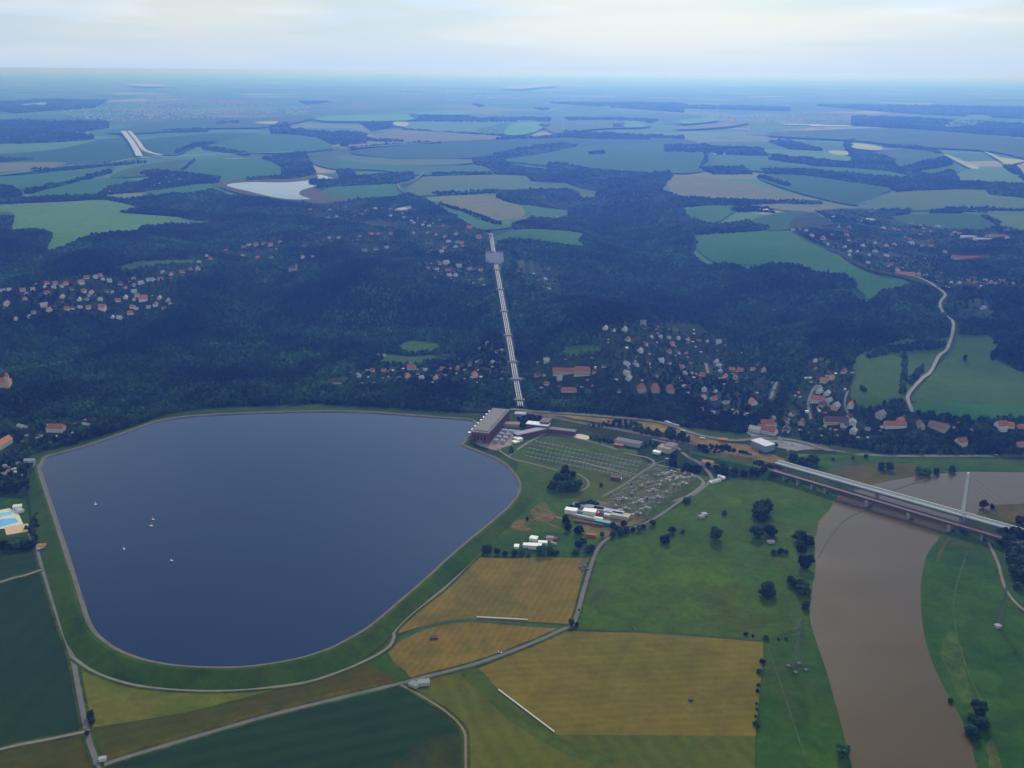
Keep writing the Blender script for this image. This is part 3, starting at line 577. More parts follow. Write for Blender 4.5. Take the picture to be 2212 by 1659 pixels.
def ring(o0, z0, o1, z1, name, m, last=None):
    a = wp + nrm * o0; b = wp + nrm * o1 if last is None else last; n = len(a)
    za = np.full(n, z0); zb = np.full(n, z1) if last is None else H(b[:, 0], b[:, 1]) + .25 + 0 * b[:, 0]
    v = np.concatenate([np.column_stack([a, za]), np.column_stack([b, zb])]).tolist()
    return setp(MB().add(v, [(i, (i + 1) % n, n + (i + 1) % n, n + i) for i in range(n)]).build(name, m, smooth_=True), kind='structure')
far_pt = []
for p, nn in zip(wp, nrm):
    base = p + nn * 9.5
    d = op - base; t = d @ nn; s_ = np.abs(d @ np.array([-nn[1], nn[0]]))
    ok = (t > 0) & (t < 140) & (s_ < 22)
    far_pt.append(t[ok].min() if ok.any() else 24.)
far_pt = np.array(far_pt)
kk = np.ones(9) / 9; far_pt = np.convolve(np.concatenate([far_pt[-4:], far_pt, far_pt[:4]]), kk, 'valid')
far_pt = np.where(wp[:, 1] > 1440, np.clip(far_pt, 3, 7), far_pt)
foot = wp + nrm * (9.5 + np.clip(far_pt, 3, 60))[:, None]
ring(-8, 3, 2.2, WL + 1.5, 'stone_revetment', stone)
ring(2.2, WL + 1.5, 5.2, WL + 1.8, 'dyke_crest', mat('crest_gravel', (.13, .125, .10), .95, .2, .08))
ring(5.2, WL + 1.8, 9.5, WL + 1.5, 'dyke_shoulder', dyke_g)
ring(9.5, WL + 1.5, 0, 0, 'dyke_slope', dyke_g, foot)
LAY[0] += 1
i0 = [i for i, p in enumerate(wp) if p[0] < -530 and 1100 < p[1] < 1460]
cp = (wp + nrm * 5.0)[i0]
v = []
for p, nn in zip(cp, nrm[i0]): v += [(*(p - nn * 1.4), WL + 2.0), (*(p + nn * 1.4), WL + 2.0)]
setp(MB().add(v, [(2 * i, 2 * i + 1, 2 * i + 3, 2 * i + 2) for i in range(len(cp) - 1) if np.hypot(*(cp[i + 1] - cp[i])) < 60]).build('crest_path', pave), kind='structure')
print('layers', LAY[0])

# ================================================================== trees
leafA = mat('leaf_dark', (.007, .020, .009), .9, .35, .9, 0, .1, .55)
leafB = mat('leaf_mid', (.013, .031, .010), .9, .35, .9, 0, .1, .55)
bark = mat('bark', (.07, .055, .04), .95, .2, 1)
for m_ in (leafA, leafB):        # leaf colour drifts by stand, imitating lit ridges and shaded slopes
    n = m_.node_tree; b_ = n.nodes['Principled BSDF']; src = b_.inputs['Base Color'].links[0].from_socket
    oi = n.nodes.new('ShaderNodeObjectInfo'); last = src
    for sc_, lo_, hi_, off in ((.0042, .38, 2.7, 0), (.017, .6, 1.7, 40)):
        q1 = n.nodes.new('ShaderNodeVectorMath'); q1.operation = 'ADD'; q1.inputs[1].default_value = (off, off * 2, 0)
        z_ = n.nodes.new('ShaderNodeTexNoise'); z_.inputs['Scale'].default_value = sc_; z_.inputs['Detail'].default_value = 3
        r_ = n.nodes.new('ShaderNodeMapRange'); r_.inputs['From Min'].default_value = .36; r_.inputs['From Max'].default_value = .64; r_.inputs['To Min'].default_value = lo_; r_.inputs['To Max'].default_value = hi_
        v_ = n.nodes.new('ShaderNodeVectorMath'); v_.operation = 'SCALE'
        n.links.new(oi.outputs['Location'], q1.inputs[0]); n.links.new(q1.outputs[0], z_.inputs['Vector']); n.links.new(z_.outputs['Fac'], r_.inputs['Value']); n.links.new(last, v_.inputs[0]); n.links.new(r_.outputs[0], v_.inputs['Scale']); last = v_.outputs[0]
    n.links.new(last, b_.inputs['Base Color'])
def ico(sub):
    bm = bmesh.new(); bmesh.ops.create_icosphere(bm, subdivisions=sub, radius=1)
    v = [x.co.copy() for x in bm.verts]; f = [[w.index for w in x.verts] for x in bm.faces]; bm.free(); return v, f
ICO = ico(1)
def crown_mesh(name, seed, m, n=15, squash=.85):
    r_ = random.Random(seed); b = MB()
    for k in range(n):
        th = r_.random() * 6.283; rr = math.sqrt(r_.random()) * .62; z = r_.uniform(-.35, .8); rr *= math.sqrt(max(.1, 1 - (z * .9) ** 2))
        c = Vector((math.cos(th) * rr, math.sin(th) * rr, z * squash)); s = r_.uniform(.2, .4)
        b.add([c + Vector((p.x * s * r_.uniform(.75, 1.25), p.y * s * r_.uniform(.75, 1.25), p.z * s * r_.uniform(.7, 1.15))) for p in ICO[0]], ICO[1])
    c = ICO[0]; b.add([Vector((p.x * .6, p.y * .6, p.z * .6 + .05)) for p in c], ICO[1])
    return b.mesh(name, m)
CROWNS = [crown_mesh('crown', 100 + k, [leafA, leafB][k % 2], 26 + k, [.85, 1.0, .8, 1.15, .7][k]) for k in range(5)]
CONE = MB()
for k in range(6):
    z = k / 6 * 2; r0 = 1 - k / 6.5
    CONE.add([(math.cos(a) * r0 * random.uniform(.8, 1.1), math.sin(a) * r0 * random.uniform(.8, 1.1), z) for a in np.linspace(0, 6.28, 8)[:-1]] + [(0, 0, z + .75)], [(i, (i + 1) % 7, 7) for i in range(7)])
POPLAR = crown_mesh('crown', 222, leafA, 18, 1.0)
tb = MB(); tb.bar((0, 0, -.3), (0, 0, 1), .06, .035, 6)
for a in (0, 2.1, 4.2): tb.bar((0, 0, .6), (.22 * math.cos(a), .22 * math.sin(a), 1.05), .03, .012, 4)
TRUNK = tb.mesh('trunk', bark)
FIRST = []
OR = ['first', 'second', 'third', 'fourth', 'fifth', 'sixth', 'seventh', 'eighth', 'ninth', 'tenth', 'eleventh', 'twelfth', 'thirteenth', 'fourteenth', 'fifteenth', 'sixteenth', 'seventeenth', 'eighteenth', 'nineteenth', 'twentieth', 'twenty-first', 'twenty-second', 'twenty-third', 'twenty-fourth', 'twenty-fifth', 'twenty-sixth', 'twenty-seventh', 'twenty-eighth', 'twenty-ninth', 'thirtieth', 'thirty-first', 'thirty-second', 'thirty-third', 'thirty-fourth', 'thirty-fifth', 'thirty-sixth', 'thirty-seventh', 'thirty-eighth', 'thirty-ninth', 'fortieth']
KEEP = []       # places kept clear of woodland trees
def tree(fx, fy, wpx, label, group, hk=1., kind='tree'):
    """fx, fy: foot of the crown in frame readings; wpx: crown width there"""
    p = G([(fx, fy)])[0]; dist = math.sqrt(p[0] ** 2 + p[1] ** 2 + (CAMZ - p[2]) ** 2)
    r = wpx / 2 * dist / FOC * 1.08; h = r * hk * .86
    k = len(FIRST) % 5
    t = thing('tree' if kind == 'tree' else kind, label, kind if kind != 'tree' else 'tree', (p[0], p[1] + r * .5, H(p[0], p[1] + r * .5)), random.random() * 6.28, group)
    c = link('crown', CROWNS[k] if hk < 1.5 else POPLAR, t); c.scale = (r, r, h); c.location = (0, 0, h * .66)
    tr = link('trunk', TRUNK, t); s = h * .5; tr.scale = (s * .8, s * .8, s)
    FIRST.append(c); return t
treesets = [
 ('round dark tree, {o} out from the rail bridge along the west river bank', 'trees on the west river bank', 'y',
  [(x / 3 + 1474.7, y_ / 3 + 1106, w / 3) for x, y_, w in [(770, 205, 110), (825, 225, 80), (775, 265, 80), (805, 380, 115), (712, 480, 75), (790, 545, 105), (760, 510, 90), (803, 635, 65), (1045, 1600, 105)]], 1.0),
 ('round meadow tree, {o} out from the substation across the cattle pasture', 'trees standing in the pasture', 'x',
  [(1548, 1170, 32), (1437, 1176, 27), (1453, 1154, 20), (1475, 1152, 11), (1565, 1114, 14), (1660, 1294, 44), (1645, 1130, 40), (1655, 1112, 36), (1640, 1115, 32), (1637, 1165, 34), (1665, 1162, 36), (1485, 1088, 17), (1672, 1198, 14), (1687, 1198, 16), (1699, 1198, 12)], 1.05),
 ('small bush, {o} out from the lone pylon along the wheat field edge', 'bushes along the wheat field edge', 'y',
  [(x / 3 + 1474.7, y_ / 3 + 1106, w / 3) for x, y_, w in [(410, 800, 36), (456, 810, 26), (541, 828, 46), (622, 830, 26), (672, 830, 26), (520, 985, 46), (500, 1050, 46), (494, 1130, 30), (487, 1170, 30), (480, 1250, 20), (483, 1285, 26), (483, 1390, 52), (475, 1330, 20)]], .8),
 ('leafy tree, {o} along the hedge above the pale wheat field', 'trees of the hedge by the paddock', 'x',
  [(x / 3 + 737.3, y_ / 3 + 1106, w / 3) for x, y_, w in [(945, 270, 78), (1010, 275, 50), (1060, 285, 50), (1120, 285, 50), (1170, 280, 50), (1215, 290, 45), (1300, 285, 85), (1360, 285, 75), (1395, 280, 40), (1520, 275, 55), (1540, 230, 60), (1590, 270, 70), (1620, 260, 60), (1570, 215, 60)]], .9),
 ('dark tree, {o} outward from the lake among trees round the container yard', 'trees round the container yard', 'x',
  [(x / 3 + 737.3, y_ / 3 + 1106, w / 3) for x, y_, w in [(1455, 80, 60), (1470, 125, 60), (1540, 150, 85), (1690, 165, 40), (1760, 110, 45), (1790, 130, 50), (1830, 100, 50), (1850, 140, 55), (1810, 155, 60), (1760, 165, 50), (1890, 130, 40), (1930, 130, 45), (1960, 110, 40), (2020, 95, 50), (1206, 55, 25)]], 1.1),
 ('tall dark tree, {o} outward in the clump between lake and substation', 'clump of trees between lake and substation', 'x',
  [(x / 3 + 737.3, y_ / 3 + 553, w / 3) for x, y_, w in [(1370, 1520, 75), (1400, 1470, 70), (1450, 1430, 80), (1430, 1530, 90), (1490, 1530, 90), (1530, 1525, 80), (1450, 1490, 95), (1685, 1495, 30), (1500, 1440, 50)]], 1.1),
 ('dark tree, {o} along the row behind the container yard', 'row behind the container yard', 'x',
  [(x / 3 + 737.3, y_ / 3 + 553, w / 3) for x, y_, w in [(1490, 1650, 50), (1530, 1640, 60), (1575, 1630, 60), (1610, 1625, 60), (1650, 1625, 60)]], .9),
 ('big bushy tree, {o} out from the river among trees by the substation lane', 'trees by the substation lane', '-x',
  [(x / 3 + 1474.7, y_ / 3 + 553, w / 3) for x, y_, w in [(270, 1420, 95), (230, 1400, 60), (30, 1400, 70), (80, 1405, 70), (20, 1600, 45), (-60, 1370, 75), (-60, 1335, 60), (165, 1370, 40), (340, 1420, 60), (400, 1430, 60), (460, 1430, 70), (530, 1430, 70), (560, 1400, 70), (500, 1380, 70)]], 1.0),
 ('tree, {o} downstream on the flooded ground behind the road bridge', 'trees on the flooded ground behind the bridge', '-x',
  [(x / 3 + 1474.7, y_ / 3 + 553, w / 3) for x, y_, w in [(720, 1340, 70), (780, 1370, 75), (850, 1360, 95), (1290, 1390, 55), (1345, 1395, 65), (1545, 1420, 70), (1590, 1420, 65), (1648, 1415, 50), (1750, 1405, 50), (1955, 1640, 60), (2010, 1640, 36), (975, 1325, 25), (1105, 1320, 25), (1190, 1310, 30)]], 1.05),
 ('tree, {o} down the east bank on the strip beside the footpath', 'trees on the east river bank', 'y',
  [(x / 3 + 1474.7, y_ / 3 + 1106, w / 3) for x, y_, w in [(1740, 1240, 34), (1930, 1330, 110), (1900, 1400, 100), (1950, 1420, 90), (1900, 1480, 80), (1870, 1450, 70), (1820, 130, 45), (2195, 90, 70), (2070, 190, 80), (2120, 240, 90), (2160, 300, 95), (2190, 380, 95), (2150, 420, 80), (2200, 470, 90), (2100, 180, 80), (2180, 200, 110), (2230, 300, 120), (2180, 510, 60), (2240, 440, 110), (2140, 340, 80)]], 1.05),
 ('dark roadside tree, {o} down the lane beside the lake dyke', 'trees along the lane beside the dyke', 'y',
  [(x / 3, y_ / 3 + 1106, w / 3) for x, y_, w in [(580, 1345, 55), (592, 1375, 45), (562, 1455, 36), (610, 1670, 30), (240, 100, 30), (215, 60, 36), (235, 30, 30)]], 1.1),
 ('dark tree, {o} along the thick row below the sand court', 'tree row below the sand court', '-x',
  [(x / 3, y_ / 3 + 1106, w / 3) for x, y_, w in [(20, 240, 75), (60, 245, 70), (100, 245, 70), (140, 240, 70), (180, 238, 70), (215, 232, 60), (-30, 240, 80), (-80, 240, 80)]], .9),
 ('small tree, {o} outward where the field lanes meet', 'trees where the field lanes meet', 'x',
  [(x / 3 + 737.3, y_ / 3 + 1106, w / 3) for x, y_, w in [(1492, 745, 48), (1526, 742, 34), (1540, 640, 14), (1886, 765, 14)]], 1.2),
]
for lab, grp, ax, pts, hk in treesets:
    key = {'x': lambda p: p[0], '-x': lambda p: -p[0], 'y': lambda p: p[1]}[ax]
    for i, (a, b, w) in enumerate(sorted(pts, key=key)):
        tree(a, b, w, lab.format(o=OR[i]), grp, hk * random.uniform(.9, 1.12))
print('trees', len(FIRST))

# ================================================================== houses
RC = {'r': ('red_tiles', (.36, .125, .055), 'red'), 'o': ('orange_tiles', (.44, .16, .07), 'orange'), 'b': ('brown_tiles', (.13, .075, .06), 'brown'),
      'd': ('slate', (.07, .07, .08), 'dark'), 'g': ('grey_sheet', (.24, .25, .27), 'grey'), 'w': ('pale_sheet', (.36, .38, .42), 'pale')}
WC = {'w': ('white_render', (.66, .65, .62), 'white'), 't': ('cream_render', (.52, .43, .28), 'cream'), 'k': ('brick_wall', (.22, .09, .07), 'brick'), 'n': ('grey_render', (.42, .41, .40), 'grey')}
for k, (n_, c, _) in RC.items(): mat(n_, c, .8, .15, .6, 0, .2, .12)
for k, (n_, c, _) in WC.items(): mat(n_, c, .85, .08, .3, 0, .2, .08)
glass = mat('window_glass', (.02, .025, .035), .15, .1, 1, 0, .5)
HM = {}
def gable(w, l, h, rh, rk, wk, hip=0.):
    key = (w, l, h, rh, rk, wk, hip)
    if key in HM: return HM[key]
    a, b = l / 2, w / 2
    wall = MB().add([(-a, -b, -4), (a, -b, -4), (a, b, -4), (-a, b, -4), (-a, -b, h), (a, -b, h), (a, b, h), (-a, b, h), (-a + hip, 0, h + rh - .12), (a - hip, 0, h + rh - .12)],
                    [(0, 1, 5, 4), (1, 2, 6, 5), (2, 3, 7, 6), (3, 0, 4, 7), (4, 8, 7), (5, 6, 9)]).mesh('wall', MATS[WC[wk][0]])
    e = .7; z0 = h - e * rh / b; t = .3
    v = [(-a - e, -b - e, z0), (a + e, -b - e, z0), (a + e - hip, 0, h + rh), (-a - e + hip, 0, h + rh), (a + e, b + e, z0), (-a - e, b + e, z0)]
    v += [(x, y_, z + t) for x, y_, z in v]
    roof = MB().add(v, [(6, 7, 8, 9), (9, 8, 10, 11), (0, 3, 2, 1), (3, 5, 4, 2), (0, 1, 7, 6), (4, 5, 11, 10), (0, 6, 9, 3), (3, 9, 11, 5), (1, 2, 8, 7), (2, 4, 10, 8)] if not hip else
                    [(6, 7, 8, 9), (9, 8, 10, 11), (6, 9, 11), (7, 10, 8), (0, 1, 7, 6), (4, 5, 11, 10), (5, 0, 6, 11), (1, 4, 10, 7)]).mesh('roof', MATS[RC[rk][0]])
    ch = MB().box(-.45, .45, -.45, .45, 0, 1.9).mesh('chimney', MATS['brown_tiles'])
    wn = MB().box(-.6, .6, -.04, .04, -.75, .75).mesh('window', glass)
    HM[key] = (wall, roof, ch, wn, (a, b, h, rh)); return HM[key]
def house(p, rot, dims, rk, wk, name='house', hip=0., wins=0, chim=True, cat='house', label=None, group=None):
    w, l, h, rh = dims; wall, roof, ch, wn, (a, b, _, _) = gable(w, l, h, rh, rk, wk, hip)
    t = thing(name, label, cat, p, rot, group)
    link('wall', wall, t); ro = link('roof', roof, t)
    if chim: c = link('chimney', ch, ro); c.location = (a * .4, b * .25, h + rh * .6)
    for fl in range(wins):
        z = 1.7 + fl * 2.9
        if z > h - .6: break
        n = max(2, int(l / 3.4))
        for i in range(n):
            for s_ in (-1, 1): link('window', wn, t, ((i + .5) / n * l - a, s_ * (b + .03), z))
        for i in range(2):
            for s_ in (-1, 1): link('window', wn, t, (s_ * (a + .03), (i - .5) * w * .45, z), R(90))
    KEEP.append((p[0], p[1], max(w, l) * .62)); KEEP.append((p[0], p[1] - 9, max(w, l) * .55)); KEEP.append((p[0], p[1] - 19, max(w, l) * .4))
    return t
VILL = {
 'lakefoot': ('in the row of villas above the lakeside wood', 'villas above the lakeside wood', -.15, 1,
   (1, 1), "20,815,d,1.2;70,760,d,1;115,790,g,1;200,755,r,1;275,755,ot,1;330,740,d,1;430,795,r,1.1;455,740,r,1.6;505,770,d,1.1;545,750,w,1;520,805,w,1.1;610,805,o,1.2;655,745,ot,1;750,740,r,1.1;865,790,r,1.5"),
 'uplake': ('scattered in the gardens just over the villas', 'houses in the gardens over the villas', .3, 1,
   (1, 1), "900,610,r,.9;945,572,ot,.9;1010,630,b,.8;985,695,w,.7;880,695,w,.6;835,715,b,1;240,650,r,.9;275,658,w,1"),
 'pipeeast': ('in the gardens east of the lower pipeline', 'houses in the gardens by the lower pipeline', .1, 1,
   (1, 1), "1270,785,t,1.1;1330,690,wn,1.2;1330,838,r,1;1640,757,t,.9;1700,722,b,.9;1415,803,w,1.2;1800,885,b,.9"),
 'terrace': ('of the upper row under the hanging wood', 'houses of the upper row under the wood', 1.3, 1,
   (1, 1), "1710,480,w,1.1;1765,492,w,.8;1835,488,w,1.1;1955,442,gt,1.2;1855,552,r,1.2;2010,535,w,.9;2065,535,w,1;2120,540,w,1;2185,545,w,1;2245,550,r,1;2315,555,r,.9;2370,562,w,.9;2445,568,w,1.2"),
 'midslope': ('of the middle slope over the three red villas', 'houses of the middle slope', .7, 1,
   (1, 1), "1970,582,r,1;2140,582,o,1.1;2120,632,r,1.1;2180,636,r,1;1935,628,w,1.1;1985,636,d,1;1850,712,w,1.1;1910,716,w,1;1990,706,r,.9;2070,690,w,1.2;2120,702,d,1;2232,640,o,.9;2258,710,o,.9;2205,735,o,1.3;2222,775,wt,1.2;2272,770,w,.8;1850,772,w,1.2;1862,802,w,1.1"),
 'eastend': ('at the wood edge beyond the three red villas', 'houses at the wood edge', 1.2, 1,
   (2, 1), "125,782,o,1.2;215,697,w,1.1;235,725,w,1.1;243,757,w,1;320,752,ot,1.1;375,752,ot,1.1;455,747,o,1;525,752,r,1.2;275,792,o,1.2;340,802,o,1.2;140,882,g,1.1;210,888,w,.9"),
 'lowwood': ('among the trees just above the main road', 'houses among trees above the main road', .2, 1,
   (2, 1), "140,932,o,1.1;200,938,o,1.2;455,965,o,1.5;130,1002,o,.8;350,1032,o,1;395,1035,r,.9;195,1025,w,.7"),
 'brook': ('in the side valley village', 'houses of the side valley village', .9, 1,
   (2, 1), "710,1035,b,1.2;670,1078,b,1.3;670,1142,b,1.5;770,1098,t,1.2;860,690,w,1;900,677,b,.9;860,738,r,.8;945,782,b,1.1;1045,760,r,1.3;915,825,o,1.4;965,805,o,1.1;880,872,g,1.3;885,892,w,1.1;935,905,w,1.3;945,950,w,1.1;905,975,t,1.2;990,992,wt,1.5;1090,980,r,1.4;1080,1060,b,1.2;1100,1098,w,1.4;1105,1152,w,1.4;1045,1112,b,1.3;920,1112,w,.8;1280,1047,g,1.6;1200,1132,g,.9"),
 'roadeast': ('on the river road beyond the bridges', 'houses on the river road beyond the bridges', .1, 1,
   (2, 1), "1410,1078,ot,1.1;1540,1112,t,1.5;2060,1127,r,1.9;2120,1115,o,1.3;2190,1127,r,1.3;1800,1232,r,1.8;2185,1238,o,1.2;1950,348,w,1.2;1905,297,t,1;2260,1130,r,1.3"),
 'roadtop': ('by the hairpin where the hill road enters the village', 'houses where the hill road enters the village', 1.1, 1.15,
   (2, 1), "1080,5,w,1;1205,5,w,.9;1320,10,w,1;1200,55,w,.8;1320,72,b,1.2;1350,65,r,.8;1525,130,r,1;1575,140,w,.8;1390,105,w,1;1740,180,w,.9;1790,185,w,.9;1850,170,r,.9;1895,182,r,.9;1960,170,w,.9;1998,182,o,1.1;2028,187,r,.8;2075,175,r,.9;2140,190,g,.9"),
 'westa': ('of the hillside village beyond the lake, upper street', 'upper street of the hillside village', .6, 1.1,
   (0, 1), "20,235,w,.9;60,230,w,.9;150,232,o,1.1;170,252,w,.8;240,195,r,.9;215,227,w,.9;305,190,r,1;290,212,w,.9;360,190,o,1;350,212,w,.9;400,207,w,.9;425,190,o,1;465,225,b,.9;528,185,o,1.2;560,150,r,1;620,147,w,1;650,135,r,.9;665,157,r,1;710,172,w,1;780,192,t,1;810,212,t,1;865,157,g,.9;915,187,w,1.2;870,202,r,1;965,167,w,1;995,165,w,1;1040,160,o,1.1;1055,117,w,1;1110,130,r,1;1180,115,r,1;1235,95,r,.9;1285,97,wt,1.4;1290,50,w,.9;1365,27,o,1.3;1340,10,w,.9;1210,165,w,.6"),
 'westb': ('of the hillside village beyond the lake, lower street', 'lower street of the hillside village', .2, 1.1,
   (0, 1), "45,322,r,1.2;165,287,o,.9;305,250,r,1;405,275,o,1;285,332,wt,1.2;320,362,r,1;435,352,r,1;470,347,b,.9;520,342,w,.9;575,347,o,1.1;545,240,o,1;592,246,r,1;575,267,w,.8;515,292,w,1;560,290,g,.9;650,292,w,1.1;690,237,b,.9;730,242,w,.8;665,352,o,1.6;765,300,o,1.1;815,280,w,1.1;870,240,w,1.1;890,267,g,1.1;930,292,o,1.8;870,292,r,.9;860,342,o,1.1;845,382,o,1.3;775,412,w,1;730,406,w,.9;885,352,w,.9;965,342,w,.9;1010,327,o,1.3;1035,282,wt,1;1065,350,r,.9;1090,300,g,1.1;1105,317,w,.8;105,416,w,.9;220,377,g,.9;190,402,g,.9"),
 'ridge': ('of the lane on the wooded ridge', 'houses of the lane on the wooded ridge', .5, 1.1,
   (0, 0), "1580,1612,o,1.1;1615,1600,w,1;1660,1600,r,1.2;1710,1590,r,1;1755,1600,o,1.2;1815,1580,o,1;1980,1600,b,1.1;1465,1632,r,.9;1575,1668,w,1;1670,1680,o,1;1760,1680,g,.9;1965,1680,o,1.2;2025,1672,o,.9;2135,1552,w,.9;2195,1552,w,.9"),
 'reservoir': ('of the small village by the upper reservoir', 'houses of the village by the upper reservoir', .4, 1.15,
   (0, 0), "710,1250,w,1;735,1237,w,.9;780,1235,w,.9;845,1210,r,1.2;850,1237,r,1;870,1200,r,1;985,1192,w,1.1;1010,1180,w,1;1000,1215,r,1;1080,1160,w,1;1100,1137,r,1.1;1120,1150,r,1;1075,1195,r,1.1;1100,1190,r,1;1135,1190,r,1;1165,1172,w,1;1195,1155,r,1.1;1240,1150,w,1;1285,1160,r,1.1;1215,1187,r,1.1;1300,1172,r,1;1010,1140,b,1;940,1130,r,.9;1040,1200,w,1;1150,1200,w,.9"),
 'topa': ('of the village street above the pipeline, far part', 'far part of the village above the pipeline', .8, 1.1,
   (1, 0), "220,1367,w,1.2;435,1362,w,1.4;320,1367,g,1;320,1412,w,1.3;395,1397,w,1.1;405,1422,g,1;30,1352,w,.9;35,1372,r,.9;165,1382,r,1.2;130,1400,r,1.1;455,1442,w,1;470,1457,w,1;90,1410,b,1;-75,1372,w,1;-85,1420,w,.9;-30,1417,r,1.2;-200,1370,o,1;500,1425,w,.8;350,1340,r,.9"),
 'topb': ('of the village above the pipeline, near part', 'near part of the village above the pipeline', .5, 1.1,
   (1, 0), "545,1452,r,1;570,1477,w,1;530,1470,w,1;830,1487,ot,1.4;660,1477,r,1;470,1522,w,1.1;195,1525,o,1;240,1527,o,1;320,1525,o,1;560,1520,r,1;615,1532,o,1.1;745,1530,o,1.1;670,1547,r,1;695,1577,w,1;755,1582,g,1.1;785,1602,r,1;780,1585,o,1;740,1612,w,1;890,1552,ot,1.5;670,1617,r,1;650,1642,w,1;225,1627,r,1.1;295,1617,wt,1.1;150,1637,g,1.3;120,1540,b,1;595,1460,g,.9;640,1440,g,.9"),
 'pipetop': ('beside the concrete headworks block', 'houses beside the concrete headworks', .4, 1.1,
   (1, 1), "680,60,w,1.4;760,77,w,1.2;640,62,r,1;620,97,w,.9;690,102,r,1;830,97,o,1.1;870,97,b,1;905,102,r,1;700,137,w,1;740,137,w,1;905,162,g,.9;850,187,g,.8;1140,107,t,1;1185,120,t,1.1;1340,97,t,1;1325,160,w,1;1350,222,w,.8;560,92,g,.9"),
 'easta': ('of the eastern plateau village, field side', 'field side of the eastern plateau village', .9, 1.1,
   (2, 0), "860,1377,t,1.1;975,1422,w,1.2;1010,1482,w,1.1;1060,1422,b,1;1140,1402,g,1;1150,1442,w,1;1075,1482,g,1.1;715,1502,w,1;755,1497,r,1;800,1507,w,1.1;835,1542,w,1.3;905,1562,r,1.6;935,1597,w,1.1;965,1532,b,1;1060,1537,ot,1.3;1075,1572,r,1;1050,1612,w,1.1;1110,1580,b,1;1165,1605,w,1;1245,1587,w,1;1130,1642,w,.9;1080,1642,w,1"),
 'eastb': ('of the eastern plateau village, wood side', 'wood side of the eastern plateau village', .3, 1.1,
   (2, 0), "1300,1492,w,1.3;1340,1442,b,1;1370,1497,r,1.1;1400,1502,r,1;1480,1457,r,1;1490,1497,r,1.1;1545,1482,o,1.2;1560,1492,w,1;1640,1477,b,1;1660,1477,w,1;1610,1512,r,1;1570,1512,b,1;1740,1537,r,1.3;1760,1522,w,1.2;1795,1527,r,1.1;1970,1542,r,1;2100,1507,r,1.3;2100,1555,w,1.1;1320,1607,ot,1.3;1370,1597,w,1;1440,1552,r,1;1470,1562,r,1;1475,1592,w,1.6;1550,1607,r,1.3;1605,1607,r,1.3;1600,1572,b,1;1245,1642,wt,1;1700,1647,g,1;1540,1532,r,1"),
}
nh = 0
for key, (where, grp, ang, sc0, (tc_, tr_), txt) in VILL.items():
    L_ = []
    for e in txt.split(';'):
        a, b, c, s_ = e.split(','); f = T(tc_, tr_, [(float(a), float(b))])[0]
        rk = c[0] if c[0] in RC else ('b' if c[0] == 't' else 'w'); wk = c[1] if len(c) > 1 else ('t' if c[0] == 't' else 'w')
        if rk == 'g' and random.random() < .5: wk = 'n'
        L_.append([f, rk, wk, float(s_)])
    P_ = G([e[0] for e in L_]); L_ = [e + [p] for e, p in zip(L_, P_)]
    cnt = {}
    for f, rk, wk, s_, p in sorted(L_, key=lambda e: abs(e[0][0] - 1095)):
        kc = (rk, wk); i = cnt.get(kc, 0); cnt[kc] = i + 1
        # the wording gives only roof and wall colour and the count outward from the pipeline
        lab = f"house with {RC[rk][2]} roof and {WC[wk][2]} walls, {OR[i]} out from pipeline {where}"
        wds = lab.split()
        if len(wds) > 16: lab = f"{WC[wk][2]} house with {RC[rk][2]} roof, {OR[i]} outward {where}"
        if len(lab.split()) > 16: lab = f"{WC[wk][2]} house, {RC[rk][2]} roof, {OR[i]} outward {where}"
        s2 = s_ * sc0
        dims = [(8, 10, 5.0, 4.0), (7.8, 11, 4.2, 4.3), (8.6, 9.4, 5.6, 3.8)][nh % 3]
        q_ = (round(s2 * 5) / 5 + .05) * .9; dims = tuple(round(d * q_, 2) for d in dims)
        rot = ang + random.choice([0, 0, math.pi / 2]) + random.uniform(-.3, .3)
        house((p[0], p[1], p[2]), rot, dims, rk, wk, label=lab, group=grp, hip=2.5 if nh % 4 == 1 else 0., wins=2 if (f[1] > 790 and s_ >= 1.1) else 0)
        nh += 1
print('houses', nh)
# larger single buildings
def B_(tile, x, y_, dims, rk, wk, rot, name, cat, label, hip=0., wins=2, chim=True, grp=None):
    p = G(T(*tile, [(x, y_)]))[0]; return house(tuple(p), rot, dims, rk, wk, name, hip, wins, chim, cat, label, grp)
B_((1, 1), 1440, 765, (13, 42, 8, 5), 'r', 't', -.05, 'apartment_house', 'house', 'long cream house with red roof, the one beside the pipeline of the two long blocks')
B_((1, 1), 1560, 765, (16, 32, 9, 7), 'r', 't', -.1, 'apartment_house', 'house', 'tall broad red-roofed house, the one away from the pipeline of the two long blocks', 4)
B_((1, 1), 1475, 880, (12, 30, 4, 5), 'r', 'w', -.1, 'low_house', 'house', 'low red-roofed house half hidden by the roadside wood below the long blocks', 3)
for i, (x, y_, w) in enumerate([(1945, 880, 'villa on the pipeline side of the three matching villas'), (2032, 880, 'middle villa of the three matching villas'), (2127, 887, 'villa on the river side of the three matching villas')]):
    B_((1, 1), x, y_, (14, 14.5, 9, 8), 'r', 't', .15, 'villa', 'villa', 'steep red-roofed cream ' + w, 4.5, 3, True, 'three matching red-roofed villas')
B_((2, 1), 547, 1100, (13, 22, 6, 6), 'r', 'w', -.1, 'farmhouse', 'house', 'red-roofed farmhouse at the head of the village street', 0)
B_((2, 1), 545, 1150, (15, 34, 8, 6), 'r', 'w', -.75, 'farmhouse', 'house', 'long white farm building with red roof set askew above the warehouse', 0)
B_((2, 1), 470, 1140, (14, 20, 7, 4), 'w', 'w', -.6, 'workshop', 'workshop', 'pale roofed workshop beside the askew white farm building', 0)
B_((2, 1), 990, 1085, (14, 40, 6, 7), 'b', 't', -.1, 'barn', 'barn', 'wide brown-roofed barn in the middle of the side valley village', 0, 1)
